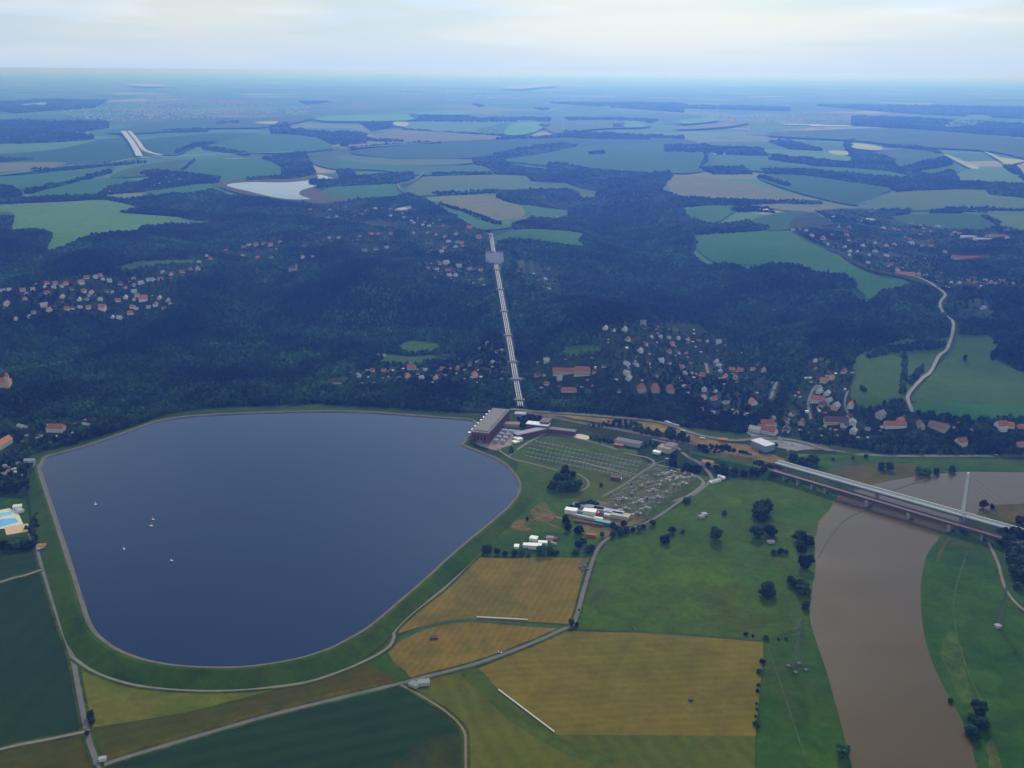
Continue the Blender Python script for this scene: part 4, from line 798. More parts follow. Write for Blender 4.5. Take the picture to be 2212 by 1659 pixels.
B_((2, 1), 1375, 1108, (13, 36, 6, 5), 'r', 'w', -.05, 'long_house', 'house', 'long white house with red roof by the foot of the hill road', 0)
B_((2, 1), 1660, 1112, (22, 30, 5, 5), 'b', 't', -.8, 'barn', 'barn', 'big tan-roofed barn at the field edge below the hill road', 0, 0, False)
B_((2, 1), 880, 948, (14, 26, 7, 6), 'r', 'w', -.5, 'inn', 'house', 'large red-roofed inn on the side valley village street', 3)
B_((2, 1), 1440, 130, (14, 46, 6, 5), 'o', 'w', -.15, 'long_house', 'house', 'long orange-roofed building where the hill road leaves the plateau village', 0)
B_((2, 1), 1860, 22, (14, 95, 5, 5), 'r', 't', -.2, 'barn', 'barn', 'very long red-roofed barn on the far wooded slope at the picture edge', 0, 0, False)
B_((0, 1), 365, 1140, (16, 28, 9, 6), 'r', 'w', -.05, 'apartment_house', 'house', 'big white house with red roof at the far corner of the lake', 3)
B_((0, 1), 25, 1235, (13, 32, 9, 6), 'o', 'w', 1.45, 'apartment_house', 'house', 'orange-roofed white house end-on at the picture edge behind the lake corner', 0)
B_((0, 1), 195, 1335, (8, 16, 4, 2), 'w', 'w', .05, 'boat_house', 'shed', 'flat pale boat house at the lake corner', 0, 1, False)
B_((0, 1), 2188, 830, (14, 24, 7, 6), 'd', 'w', .15, 'villa', 'villa', 'white villa with dark mansard roof at the lake end of the villa row', 3)
B_((0, 1), 145, 1115, (8, 20, 4, 3), 'w', 'w', -.5, 'greenhouse', 'greenhouse', 'pale greenhouse in the gardens behind the lake corner', 0, 0, False)
B_((0, 1), 560, 1098, (6, 14, 3, 2), 'w', 'w', -.4, 'shed', 'shed', 'little bright shed in the trees behind the lake', 0, 0, False)
B_((1, 1), 2495, 960, (9, 12, 4, 3), 'g', 'w', .2, 'shed', 'shed', 'grey garden shed above the main road', 0, 0, False)
B_((2, 0), 1190, 1430, (22, 52, 6, 3), 'w', 'w', -.6, 'school_hall', 'hall', 'long pale hall in the middle of the eastern plateau village', 0, 0, False)
B_((2, 0), 1850, 1545, (16, 44, 6, 3), 'w', 'w', -.35, 'farm_hall', 'hall', 'pale hall, the one nearer the wood of two by the plateau barns', 0, 0, False)
B_((2, 0), 1940, 1560, (14, 50, 6, 3), 'w', 'w', -.3, 'farm_hall', 'hall', 'pale hall, the one out toward the valley of two by the plateau barns', 0, 0, False)
B_((2, 0), 2042, 1540, (14, 50, 6, 4), 'r', 'w', -.2, 'farm_hall', 'hall', 'long red-roofed hall beyond the plateau barns', 0, 0, False)
B_((1, 0), 388, 1372, (24, 40, 9, 5), 'w', 'w', .9, 'school_hall', 'hall', 'largest white building of the village above the pipeline', 0, 0, False)
# old mansion with tower, left edge; ruin on the wooded hill
def mansion(tile, x, y_, k, label, wm, rm):
    p = G(T(*tile, [(x, y_)]))[0]; t = thing('mansion', label, 'mansion', tuple(p), .2)
    MB().box(-15 * k, 15 * k, -8 * k, 8 * k, -6, 13 * k).build('wall', wm, t)
    MB().add([(-16 * k, -9 * k, 13 * k), (16 * k, -9 * k, 13 * k), (16 * k, 9 * k, 13 * k), (-16 * k, 9 * k, 13 * k), (-9 * k, 0, 20 * k), (9 * k, 0, 20 * k)], [(0, 1, 5, 4), (2, 3, 4, 5), (1, 2, 5), (3, 0, 4)]).build('roof', rm, t)
    MB().box(8 * k, 15 * k, -13 * k, -6 * k, -6, 25 * k).build('tower', wm, t)
    MB().add([(7.5 * k, -13.5 * k, 25 * k), (15.5 * k, -13.5 * k, 25 * k), (15.5 * k, -5.5 * k, 25 * k), (7.5 * k, -5.5 * k, 25 * k), (11.5 * k, -9.5 * k, 33 * k)], [(0, 1, 4), (1, 2, 4), (2, 3, 4), (3, 0, 4)]).build('spire', rm, t)
    KEEP.append((p[0], p[1] - 10, 30 * k)); KEEP.append((p[0], p[1] - 34, 18 * k))
mansion((0, 1), 20, 850, 1, 'sandy coloured mansion with tower rising from the forest at the picture edge', mat('sandstone', (.58, .42, .22), .9), MATS['orange_tiles'])
mansion((0, 1), 1900, 100, .8, 'pinkish mansion alone on the wooded hill above the lake', mat('rose_stone', (.40, .31, .27), .9), MATS['brown_tiles'])

# ================================================================== power station
brick = mat('dark_brick', (.17, .065, .06), .85, .2, .3); roofm = mat('bitumen_roof', (.18, .175, .175), .9, .12, .05)
p0 = PZ(1018, 956, 0); p1 = PZ(1067, 903, 0); d = (p1 - p0); LEN = 128.; ANG = math.atan2(d.x, d.y)
PH = thing('power_house', 'huge dark brick power house with flat roof standing at the lake edge', 'power station', (p0.x, p0.y, 0), -ANG)
Wd, Ht = 30., 19.
MB().box(0, Wd, 0, LEN, 0, Ht).build('wall', brick, PH)
rf = MB().box(-1, Wd + 1, -1, LEN + 1, Ht, Ht + 1.4).build('roof', roofm, PH)
MB().box(3, Wd - 3, 6, LEN - 6, Ht + 1.4, Ht + 2.6).build('roof_lantern', mat('lantern_felt', (.20, .195, .19), .9), rf)
wn = MB().box(-.05, .05, -1.1, 1.1, -5, 5).mesh('window', glass)
for i in range(20):
    for xx in (-.06, Wd + .06): link('window', wn, PH, (xx, 5 + i * 6.2, 9.5))
for i in range(4): link('window', wn, PH, (6 + i * 6, -.06, 9.5), R(90))
pl = MB().box(-1.2, 1.2, -.4, .4, 0, Ht - 1).mesh('buttress', brick)
for i in range(21): link('buttress', pl, PH, (Wd + .3, 2 + i * 6.2, 0), R(90))
MB().box(11, 19, -.15, 0, 0, 6).build('door', mat('steel_door', (.2, .2, .22), .5), PH)
M_ = PH.matrix_basis.copy()
M_ = Matrix.Translation(PH.location) @ Matrix.Rotation(-ANG, 4, 'Z')
KEEP += [(p0.x + 30, p0.y + k * 14, 45) for k in range(-1, 11)]
def at(x, y_, z=0): return M_ @ Vector((x, y_, z))
steel = mat('galvanised_steel', (.45, .47, .48), .45, .1, 1, .6); whitem = mat('white_paint', (.78, .78, .77), .6, .06, .5); bluem = mat('blue_grey_paint', (.33, .37, .42), .6, .1, .5)
gate_h = MB().box(-1.6, 1.6, -1.5, 1.5, 0, 6); gate_h = gate_h.mesh('hoist_house', MATS['grey_render'])
gate_l = MB(); [gate_l.box(a, a + .5, b, b + .5, 7, 13) for a in (-2, 1.5) for b in (-1.8, 1.3)]; gate_l = gate_l.mesh('gantry_legs', steel)
gate_b = MB().box(-2.6, 2.6, -2.2, 2.2, 13, 14.2).mesh('beam', steel)
for i in range(8):
    c = at(-4.5, 6 + i * 16.5, 0); t = thing('gate_hoist', f'white gate hoist beside the power house, {OR[i]} from its near end', 'hoist', (c.x, c.y, 2), -ANG, 'gate hoists along the power house')
    link('hoist_house', gate_h, t); link('hoist_legs', gate_l, t); link('beam', gate_b, t)
tb_ = MB().box(-4, 4, -2.4, 2.4, .5, 5).mesh('tank', bluem); rd_ = MB(); [rd_.box(-3.8 + k * 1.0, -3.2 + k, 2.5, 4.2, .8, 4.6) for k in range(8)]; rd_ = rd_.mesh('radiator', mat('radiator_grey', (.5, .52, .55), .5))
bs_ = MB(); [bs_.bar((k, 0, 5), (k, 0, 8), .35, .2, 6) for k in (-2.5, 0, 2.5)]; bs_ = bs_.mesh('bushing', mat('porcelain', (.35, .28, .24), .3)); cn_ = MB().bar((-3, -1.6, 6.2), (3, -1.6, 6.2), .8, .8, 8).mesh('conservator', whitem)
for i in range(8):
    c = at(Wd + 10 + (i % 2) * 12, 12 + (i // 2) * 17, 0); t = thing('transformer', f'blue-grey transformer in the {["inner","outer"][i % 2]} line behind the power house, {OR[i // 2]} from the near end', 'transformer', (c.x, c.y, .3), -ANG, 'transformers beside the power house')
    link('tank', tb_, t); link('radiator', rd_, t); link('bushing', bs_, t); link('conservator', cn_, t)
X('transformer_yard', None, mat('yard_concrete', (.26, .26, .28), .9, .2, .06), world=[(*at(Wd + 1, -2)[:2], 0), (*at(Wd + 34, -2)[:2], 0), (*at(Wd + 34, 80)[:2], 0), (*at(Wd + 1, 80)[:2], 0)])
X('forecourt', T(1, 1, [(840, 1200), (950, 1215), (1080, 1160), (1170, 1200), (1050, 1245), (1000, 1260), (900, 1235)]), mat('red_paving', (.26, .19, .16), .9, .2, .05))
def block(fx, fy, w, l, h, rot, wm, rm, name, cat, label, ph=.8, wins=0, grp=None):
    p = G([(fx, fy)])[0]; t = thing(name, label, cat, tuple(p), rot, grp)
    MB().box(-w / 2, w / 2, -l / 2, l / 2, -1, h).build('wall', wm, t); MB().box(-w / 2 - .4, w / 2 + .4, -l / 2 - .4, l / 2 + .4, h, h + ph).build('roof', rm, t)
    g = MB().box(-.7, .7, -.04, .04, -.8, .8).mesh('window', glass)
    for fl in range(wins):
        for i in range(int(w / 4)): link('window', g, t, (-w / 2 + 2 + i * 4, -l / 2 - .04, 2 + fl * 3.3))
        for i in range(int(l / 4)): link('window', g, t, (w / 2 + .04, -l / 2 + 2 + i * 4, 2 + fl * 3.3), R(90))
    KEEP.append((p[0], p[1], max(w, l) * .6)); KEEP.append((p[0], p[1] - 14, max(w, l) * .55))
    return t
W_ = whitem
def b1(x, y_): return T(1, 1, [(x, y_)])[0]
block(*b1(1100, 1105), 30, 14, 6, -.1, conc, mat('rust_roof', (.30, .19, .11), .9), 'annex', 'annex', 'low annex with rusty roof against the middle of the power house', .8, 1)
block(*b1(1225, 1165), 14, 62, 9, -1.0, brick, mat('zinc_roof', (.22, .24, .30), .7), 'workshop_hall', 'hall', 'long low brick hall with blue-grey roof leading to the switch house', .8, 2)
block(*b1(1275, 1130), 40, 16, 12, -.3, brick, mat('white_roof', (.75, .76, .78), .7), 'switch_house', 'hall', 'brick switch house with a brilliant white roof', 1.2, 2)
block(*b1(1325, 1120), 16, 24, 16, -.3, brick, mat('purple_roof', (.16, .13, .17), .9), 'control_tower', 'hall', 'tallest dark brick block beside the white roofed switch house', .8, 3)
block(*b1(1410, 1150), 60, 12, 8, -.32, brick, roofm, 'office_wing', 'office', 'long dark brick office wing beyond the switch house', .8, 2)
block(*b1(1145, 1200), 14, 10, 6, -.9, W_, W_, 'site_cabin', 'cabin', 'small bright white building in front of the long brick hall', .5, 1)
block(*b1(1130, 1215), 10, 10, 4, -.9, MATS['grey_render'], W_, 'garage', 'garage', 'pale low garage adjoining the small white building', .4)
block(*b1(1160, 1035), 20, 12, 5, -.2, MATS['grey_render'], mat('grey_flat', (.4, .4, .43), .8), 'valve_house', 'valve house', 'grey valve house where the pipes reach the valley floor', .6, 1)
X('parking_apron', T(1, 1, [(1500, 1165), (1545, 1158), (1610, 1175), (1590, 1195), (1530, 1190)]), mat('pale_apron', (.55, .52, .42), .9, .1, .1))
block(*b1(1860, 1225), 44, 16, 7, -.5, MATS['grey_render'], mat('dull_roof', (.16, .15, .19), .9), 'depot', 'depot', 'grey-roofed depot between the railway and the plant road', .8, 1)
block(*b1(1800, 1235), 16, 8, 4, -.4, brick, MATS['orange_tiles'], 'red_shed', 'shed', 'small reddish shed in front of the grey depot', .4)
block(*b1(2045, 1280), 12, 9, 4, -.5, W_, W_, 'white_shed', 'shed', 'bright white shed on the brown yard beside the plant road', .4)
block(*b1(2100, 1265), 22, 18, 8, -.6, MATS['cream_render'], mat('tan_roof', (.33, .24, .17), .9), 'tan_hall', 'hall', 'tan roofed hall behind the bright white shed', .5)
block(*b1(2135, 1255), 16, 20, 9, -.6, MATS['grey_render'], mat('purple_roof2', (.2, .15, .2), .9), 'grey_hall', 'hall', 'mauve roofed hall beside the tan roofed one', .5)
block(*b1(1780, 1445), 16, 9, 4, -.3, brick, mat('plum_roof', (.12, .08, .11), .9), 'relay_house', 'shed', 'dark relay house on the lane between the two switchyards', .4)
block(*b1(1806, 1450), 5, 5, 3, -.3, W_, W_, 'kiosk', 'kiosk', 'tiny white kiosk against the dark relay house', .3)
def b2(x, y_): return T(2, 1, [(x, y_)])[0]
block(*b2(517, 1248), 22, 34, 11, .55, mat('warehouse_blue', (.22, .28, .36), .7), mat('pale_sheet2', (.42, .45, .50), .6), 'warehouse', 'warehouse', 'blue-grey warehouse with a pale flat roof at the bridgehead', .8, 0)
block(*b2(215, 1465), 17, 6, 3.4, .6, W_, MATS['pale_sheet'], 'site_hut', 'hut', 'long white site hut at the pasture corner by the substation', .4, 0)
block(*b2(188, 1472), 6, 5, 3, .6, W_, W_, 'site_hut', 'hut', 'short white site hut at the end of the long one by the pasture', .4, 0)
block(*b2(250, 1440), 12, 5, 3.4, -.9, W_, W_, 'site_hut', 'hut', 'narrow white trailer standing askew beside the pasture huts', .3, 0)
block(*b2(160, 1355), 18, 12, 6, -.4, MATS['grey_render'], MATS['red_tiles'], 'lane_house', 'house', 'reddish house on the lane from the substation to the bridge', .6, 1)
for i, (x, y_) in enumerate([(-100, 1112 - 30), (-85, 1120 - 30), (-60, 1125 - 28), (-40, 1130 - 26), (0, 1140), (125, 1188)]):
    block(*b2(x, y_), 9, 4, 3, -.5, MATS['grey_render'], MATS['pale_sheet'], 'site_container', 'container', f'white site container beside the new road works, {OR[i]} outward from the power house', .3, 0, 'site containers at the road works')
block(*b2(260, 1203), 14, 9, 5, -.2, mat('rust_wall', (.3, .1, .07), .9), MATS['red_tiles'], 'red_shed', 'shed', 'rust red shed beside the main road before the bridgehead', .4)
# container yard
def b3(x, y_): return (x / 5.53 * .8534 + 1024.1, y_ / 5.53 * .8534 + 1007)
sky_r = mat('skyblue_sheet', (.26, .34, .44), .6); teal = mat('teal_paint', (.03, .22, .32), .6); redp = mat('red_paint', (.45, .07, .04), .6)
for x, y_, w, l, h, rot, wm, rm, nm, lb in [
    (1360, 655, 17, 10, 6, -.3, W_, W_, 'white_hall', 'brilliant white hall at the lake end of the container yard'),
    (1620, 670, 18, 11, 6, -.3, W_, W_, 'white_hall', 'brilliant white hall in the middle of the container yard'),
    (1600, 600, 46, 10, 5, -.4, MATS['grey_render'], mat('pale_grey_roof', (.24, .26, .31), .8), 'long_shed', 'long grey shed at the back of the container yard'),
    (1880, 660, 44, 10, 5, -.42, MATS['grey_render'], sky_r, 'long_shed', 'long sky-blue roofed shed at the back of the container yard'),
    (2050, 720, 26, 12, 5, -.4, MATS['cream_render'], mat('pale_green_roof', (.42, .44, .38), .8), 'open_shed', 'pale shed at the tree end of the container yard'),
    (1800, 805, 22, 7, 4, -.45, teal, teal, 'teal_container', 'teal container in the middle of the works yard'),
    (1740, 750, 12, 4, 3, -.45, W_, W_, 'white_container', 'white container just behind the teal one'),
    (1715, 680, 7, 7, 4, -.2, redp, redp, 'red_cabin', 'small red cabin against the middle white hall'),
    (1560, 730, 44, 4, 3, -.45, MATS['grey_render'], mat('grey_stack', (.4, .42, .46), .8), 'container_line', 'long low grey row of stores in the works yard'),
    (1600, 810, 40, 4, 2.5, -.35, dirt2, dirt2, 'timber_stack', 'long brown timber stack along the works yard'),
    (1500, 655, 10, 5, 3, -.5, MATS['grey_render'], MATS['grey_sheet'], 'grey_cabin', 'small grey cabin between the two white halls'),
    (1870, 695, 10, 6, 3, -.3, W_, W_, 'white_cabin', 'white cabin in front of the sky-blue roof'),
    (1640, 980, 12, 6, 3, -.3, redp, MATS['red_tiles'], 'rusty_shed', 'rusty shed under the trees at the near side of the works yard'),
    (835, 1035, 10, 9, 4, -.3, W_, W_, 'white_tent', 'white round tent alone on the paddock'),
    (1060, 1030, 9, 7, 4, -.2, MATS['grey_render'], MATS['grey_sheet'], 'stable', 'grey stable on the paddock beside the red one'),
    (1120, 1035, 8, 6, 3.4, -.2, redp, MATS['brown_tiles'], 'stable', 'small reddish stable on the paddock'),
    (850, 1145, 17, 9, 5, -.12, W_, W_, 'white_barn', 'large white barn behind the paddock hedge'),
    (725, 1130, 7, 7, 4, -.1, W_, W_, 'white_shed', 'white shed on the lake side of the large white barn'),
    (960, 1105, 12, 6, 5, -.1, W_, W_, 'white_shed', 'white shed on the road side of the large white barn'),
    (595, 1140, 6, 8, 3, -.1, W_, W_, 'white_caravan', 'white caravan near the lone hedge end tree'),
    (1110, 1095, 9, 3, 2.5, -.6, MATS['cream_render'], MATS['grey_sheet'], 'hay_trailer', 'narrow pale trailer on the paddock grass'),
]: block(*b3(x, y_), w, l, h, rot, wm, rm, nm, 'barn' if 'barn' in nm else ('hall' if 'hall' in nm else ('container' if 'container' in nm else 'shed')), lb, .4)
# white twin sheds by the field lane
block(895, 1482, 10, 7, 3, -.5, MATS['grey_render'], MATS['grey_sheet'], 'field_barn', 'barn', 'pale barn beside the field lane, the one toward the lake', .4)
block(915, 1478, 12, 7, 3.4, .2, MATS['grey_render'], MATS['grey_sheet'], 'field_barn', 'barn', 'pale barn beside the field lane, the one toward the wheat', .4)
block(222, 1643, 6, 4, 3, .3, MATS['white_render'], MATS['pale_sheet'], 'field_hut', 'hut', 'tiny pale hut in the corner where two country roads meet', .3)
block(2155, 1355, 6, 5, 3, .3, MATS['grey_render'], MATS['pale_sheet'], 'river_hut', 'hut', 'small pale hut alone on the east bank meadow', .3)
block(1515, 1118, 8, 6, 3, .4, MATS['grey_render'], MATS['grey_sheet'], 'cattle_shelter', 'shelter', 'grey cattle shelter on the pasture, nearer one of two', .3)
block(1521, 1113, 7, 6, 3, .4, MATS['grey_render'], MATS['pale_sheet'], 'cattle_shelter', 'shelter', 'paler cattle shelter touching the grey one on the pasture', .3)
block(1665, 1173, 9, 6, 3, .2, MATS['grey_render'], MATS['grey_sheet'], 'hay_shed', 'shed', 'small grey hay shed under the pasture trees', .3)
block(937, 1379, 8, 5, 2, .1, MATS['slate'], MATS['slate'], 'water_tank', 'tank', 'small dark tank in the middle of the narrow wheat field', .2)
block(1492, 1513, 4, 3, 2, .1, mat('navy', (.03, .04, .16), .6), MATS['slate'], 'tractor', 'tractor', 'tiny dark blue tractor in the great wheat field', .2)
block(90, 1184, 11, 8, 4, .1, W_, MATS['red_tiles'], 'pump_house', 'house', 'small red-roofed house at the foot of the dyke', .8)
block(106, 1176, 4, 4, 2.5, .1, W_, MATS['orange_tiles'], 'garden_shed', 'shed', 'tiny orange-roofed shed on the dyke slope', .4)
block(127, 1171, 5, 4, 3, .1, W_, W_, 'gauge_hut', 'hut', 'tiny white gauge hut on the dyke crest', .3)

# ------------------------------------------------------------------ swimming baths
pooldeck = mat('pool_deck', (.62, .62, .50), .8, .05, .1); poolm = mat('pool_tiles', (.10, .42, .75), .15, .05, .1, 0, .5); pool2 = mat('pool_shallow', (.22, .52, .72), .15, .05, .1)
X('bath_lawn', [(-500, 1070), (0, 1075), (55, 1080), (62, 1110), (70, 1160), (-500, 1175)], mead2, False)
X('pool_terrace', [(-60, 1106), (0, 1102), (20, 1098), (38, 1105), (52, 1136), (0, 1143), (-60, 1150)], pooldeck, False)
for F, m, lb in [([(-50, 1112), (0, 1108), (25, 1105), (26, 1112), (0, 1117), (-50, 1124)], pool2, 'pale blue shallow pool, the farther basin of the outdoor baths'), ([(-50, 1130), (0, 1122), (33, 1119), (40, 1128), (0, 1139), (-50, 1147)], poolm, 'bright blue long pool, the nearer basin of the outdoor baths')]:
    o = X('swimming_pool', F, m, False, 'thing'); setp(o, lb, 'pool')
o = X('sand_court', [(9, 1139), (60, 1131), (66, 1147), (14, 1156)], mat('court_sand', (.60, .42, .28), .9, .06, .2), False, 'thing'); setp(o, 'tan sand court beside the outdoor baths', 'court')
block(38, 1098, 11, 9, 4, .3, W_, mat('pale_roof3', (.6, .66, .66), .8), 'changing_house', 'house', 'pale changing house at the far corner of the baths', .4)
block(43, 1105, 13, 6, 3.5, -.6, W_, mat('grey_roof3', (.4, .43, .45), .8), 'kiosk', 'kiosk', 'grey-roofed kiosk beside the changing house of the baths', .4)
for i, (x, y_) in enumerate(sorted([(8, 995 + 30), (18, 1020), (30, 1016), (12, 1008), (40, 1002), (52, 1030)])):
    block(x, y_, 7, 6, 3, .4, W_, MATS[['grey_sheet', 'pale_sheet'][i % 2]], 'garden_hut', 'hut', f'garden hut in the allotments behind the baths, {OR[i]} counted inward toward the lake', .4, 0, 'allotment garden huts')

# ================================================================== pipeline
pipe_m = mat('silver_pipe', (.30, .33, .37), .5, .08, .3, .2)
def pz(t): return Vector((PB[0] + (PT[0] - PB[0]) * t, PB[1] + (PT[1] - PB[1]) * t, PB[2] + (PT[2] - PB[2]) * t))
dv = (pz(1) - pz(0)).normalized(); side = Vector((dv.y, -dv.x, 0)).normalized()
v = []
for i in range(41):
    p = pz(i / 40); v += [tuple(p - side * 7.5 + Vector((0, 0, .9))), tuple(p + side * 7.5 + Vector((0, 0, .9)))]
setp(MB().add(v, [(2 * i, 2 * i + 1, 2 * i + 3, 2 * i + 2) for i in range(40)]).build('pipeline_bed', mat('bed_concrete', (.075, .075, .085), .9, .2, .05)), kind='structure')
names = ['pipe on the lake side of the three', 'middle pipe of the three', 'pipe on the river side of the three']
for j in range(3):
    off = side * (j - 1) * 3.9
    t = thing('penstock_pipe', 'silver penstock running straight up the wooded hill, ' + names[j], 'pipe', tuple(pz(0) + off), 0, 'three parallel penstocks')
    for k, (t0, t1) in enumerate([(0.0, .74), (.805, 1.0)]):
        b = MB(); b.bar(pz(t0) - pz(0) + Vector((0, 0, 3)), pz(t1) - pz(0) + Vector((0, 0, 3)), 1.1, 1.0, 12); b.build('pipe_run', pipe_m, t, smooth_=False)
    rgm = MB().bar(Vector((0, 0, 0)) - dv * .35, dv * .35, 1.38, 1.38, 12).mesh('expansion_ring', concd)
    for k in range(1, 12): link('expansion_ring', rgm, t, tuple(pz(k * .0667 - .02) - pz(0) + Vector((0, 0, 3))))
am = MB().box(-10, 10, -4, 4, -2, 5.2).mesh('anchor_block', concd)
for i, tt in enumerate([.02, .1, .175, .3, .43, .565, .7, .83, .985]):
    p = pz(tt); o = link('anchor_block', am, None, tuple(p), -math.atan2(dv.x, dv.y)); setp(o, f'concrete anchor block across the penstocks, {OR[i]} up from the valley', 'anchor block', 'anchor blocks on the penstocks')
    if i == 1: o.scale = (1.9, 1.2, 1.1)
# head works: big grey block
p = pz(.77); hw = thing('headworks', 'big grey concrete headworks block interrupting the pipeline near the hilltop', 'concrete building', (p.x, p.y - 14, p.z), -math.atan2(dv.x, dv.y))
MB().add([(-16, -10, -3), (17, -10, -3), (24, 0, -3), (24, 26, -3), (-26, 26, -3), (-26, 4, -3), (-14, -8, 3), (16, -8, 3), (23, 0, 9), (23, 24, 24), (-25, 24, 24), (-25, 5, 12)],
         [(0, 1, 7, 6), (1, 2, 8, 7), (2, 3, 9, 8), (3, 4, 10, 9), (4, 5, 11, 10), (5, 0, 6, 11), (6, 7, 8, 9, 10, 11)]).build('apron', mat('headworks_concrete', (.30, .29, .33), .9, .1, .05), hw)
MB().box(-25.5, -2, 22.8, 26.5, 20, 27).build('parapet', concd, hw); MB().box(5, 23.5, 22.8, 26.5, 20, 27).build('parapet', concd, hw)
MB().box(8, 12, -2, 2, 6, 11).build('hatch', steel, hw)
for k in range(42): KEEP.append((pz(k / 41).x, pz(k / 41).y, 17))
for k in range(6): KEEP.append((p.x, p.y - 34 + k * 11, 36))

# ================================================================== bridges
wht = mat('bridge_white', (.60, .64, .66), .6, .06, .2); rst = mat('bridge_rust', (.11, .065, .06), .8, .2, .2); pier_m = mat('bridge_stone', (.30, .27, .25), .9, .15, .2)
def bridge_frame(A, B):
    d = B - A; L0 = d.length; a = math.atan2(d.y, d.x); return a, L0
A = PZ(1677, 997.5, 13); B = PZ(2212, 1148, 13); B = A + (B - A) * 1.35
a, L0 = bridge_frame(A, B)
RB = thing('road_bridge', 'pale new road bridge with a single slender pylon over the brown river', 'bridge', (A.x, A.y, 0), a)
MB().box(0, L0, -7, 7, 11.4, 12.8).build('deck', conc, RB)
MB().box(0, L0, -5.4, 5.4, 12.8, 12.86).build('carriageway', mat('fresh_asphalt', (.22, .25, .27), .85, .1, .05), RB)
for s_ in (-1, 1): MB().box(0, L0, s_ * 6.6 - .55, s_ * 6.6 + .55, 12.8, 14.4).build('parapet', wht, RB)
MB().box(0, L0, -5, 5, 8.8, 11.4).build('girder', concd, RB)
q0 = PZ(2066, 1122, 12.); xp = (Matrix.Rotation(-a, 4, 'Z') @ (q0 - Vector((A.x, A.y, 0)))).x
b = MB(); b.bar((xp, 2.5, 0), (xp - 1.0, 3.8, 74), 2.6, 1.7, 8); b.build('pylon', wht, RB)
for k, dx in enumerate([118, 100, 82]): MB().bar((xp - 1, 3.4, 72 - k * 6), (xp + dx, 3.2, 13), .16, .16, 4).build('stay_cable', mat('red_cable', (.35, .12, .09), .7), RB)
pm = MB(); pm.box(-1.5, 1.5, -5, 5, 0, 8.8); pm = pm.mesh('pier', pier_m)
for x in (20, 55, 90, 125, 165, xp, xp + 60, xp + 100): link('pier', pm, RB, (x, 0, 0))
A2 = PZ(1670, 1015, 11); B2 = PZ(2153, 1157, 11); B2 = A2 + (B2 - A2) * 1.3
a2, L2 = bridge_frame(A2, B2)
KB = thing('railway_bridge', 'dark rust-brown railway bridge on stone piers in front of the road bridge', 'bridge', (A2.x, A2.y, 0), a2)
MB().box(0, L2, -5.2, 5.2, 9.6, 10.6).build('deck', rst, KB)
for s_ in (-1, 1): MB().box(0, L2, s_ * 5.1 - .35, s_ * 5.1 + .35, 8.2, 12.2).build('girder', rst, KB)
MB().box(0, L2, -5.75, -5.5, 11.6, 12.3).build('walkway_rail', mat('rail_grey', (.35, .33, .33), .6), KB)
rl = mat('worn_rail', (.30, .24, .22), .4, .1, 1, .5)
for s_ in (-3.1, -1.6, 1.6, 3.1): MB().box(0, L2, s_ - .12, s_ + .12, 10.6, 10.85).build('rail', rl, KB)
def along(fx, fy):
    q = PZ(fx, fy, 9); return (Matrix.Rotation(-a2, 4, 'Z') @ (q - Vector((A2.x, A2.y, 0)))).x
pw = MB().box(-2.6, 2.6, -7, 6, -1, 8.4); pw.bar((0, -7, -1), (0, -7, 8.0), 2.6, 2.3, 8); pw = pw.mesh('pier', pier_m)
ps = MB().box(-1.2, 1.2, -5.5, 5.5, -1, 8.4).mesh('pier', pier_m)
for fx, fy in [(1871, 1082), (1960, 1110), (2048, 1136)]: link('pier', pw, KB, (along(fx, fy), 0, 0))
for fx, fy in [(1697, 1025), (1725, 1035), (1755, 1044), (1784, 1052), (2117, 1158), (2180, 1178)]: link('pier', ps, KB, (along(fx, fy), 0, 0))
# embankments that carry both lines to the bridges
for nm, AA, aa, zt, F_, m in [('road_embankment', A, a, 12.6, -1, dirt2), ('rail_embankment', A2, a2, 10.4, -1, mead2)]:
    dx, dy = math.cos(aa), math.sin(aa); nx_, ny_ = -dy, dx; v = []
    for i, (s_, z) in enumerate([(0, zt), (-40, zt * .8), (-90, zt * .45), (-150, .3)]):
        c = Vector((AA.x + dx * s_, AA.y + dy * s_))
        for o_, zz in ((-6 - z * 1.6, .05), (-6, z), (6, z), (6 + z * 1.6, .05)): v.append((c.x + nx_ * o_, c.y + ny_ * o_, zz))
    setp(MB().add(v, [(4 * i + j, 4 * i + j + 1, 4 * i + j + 5, 4 * i + j + 4) for i in range(3) for j in range(3)] + [(3, 2, 1, 0)]).build(nm, m), kind='structure')

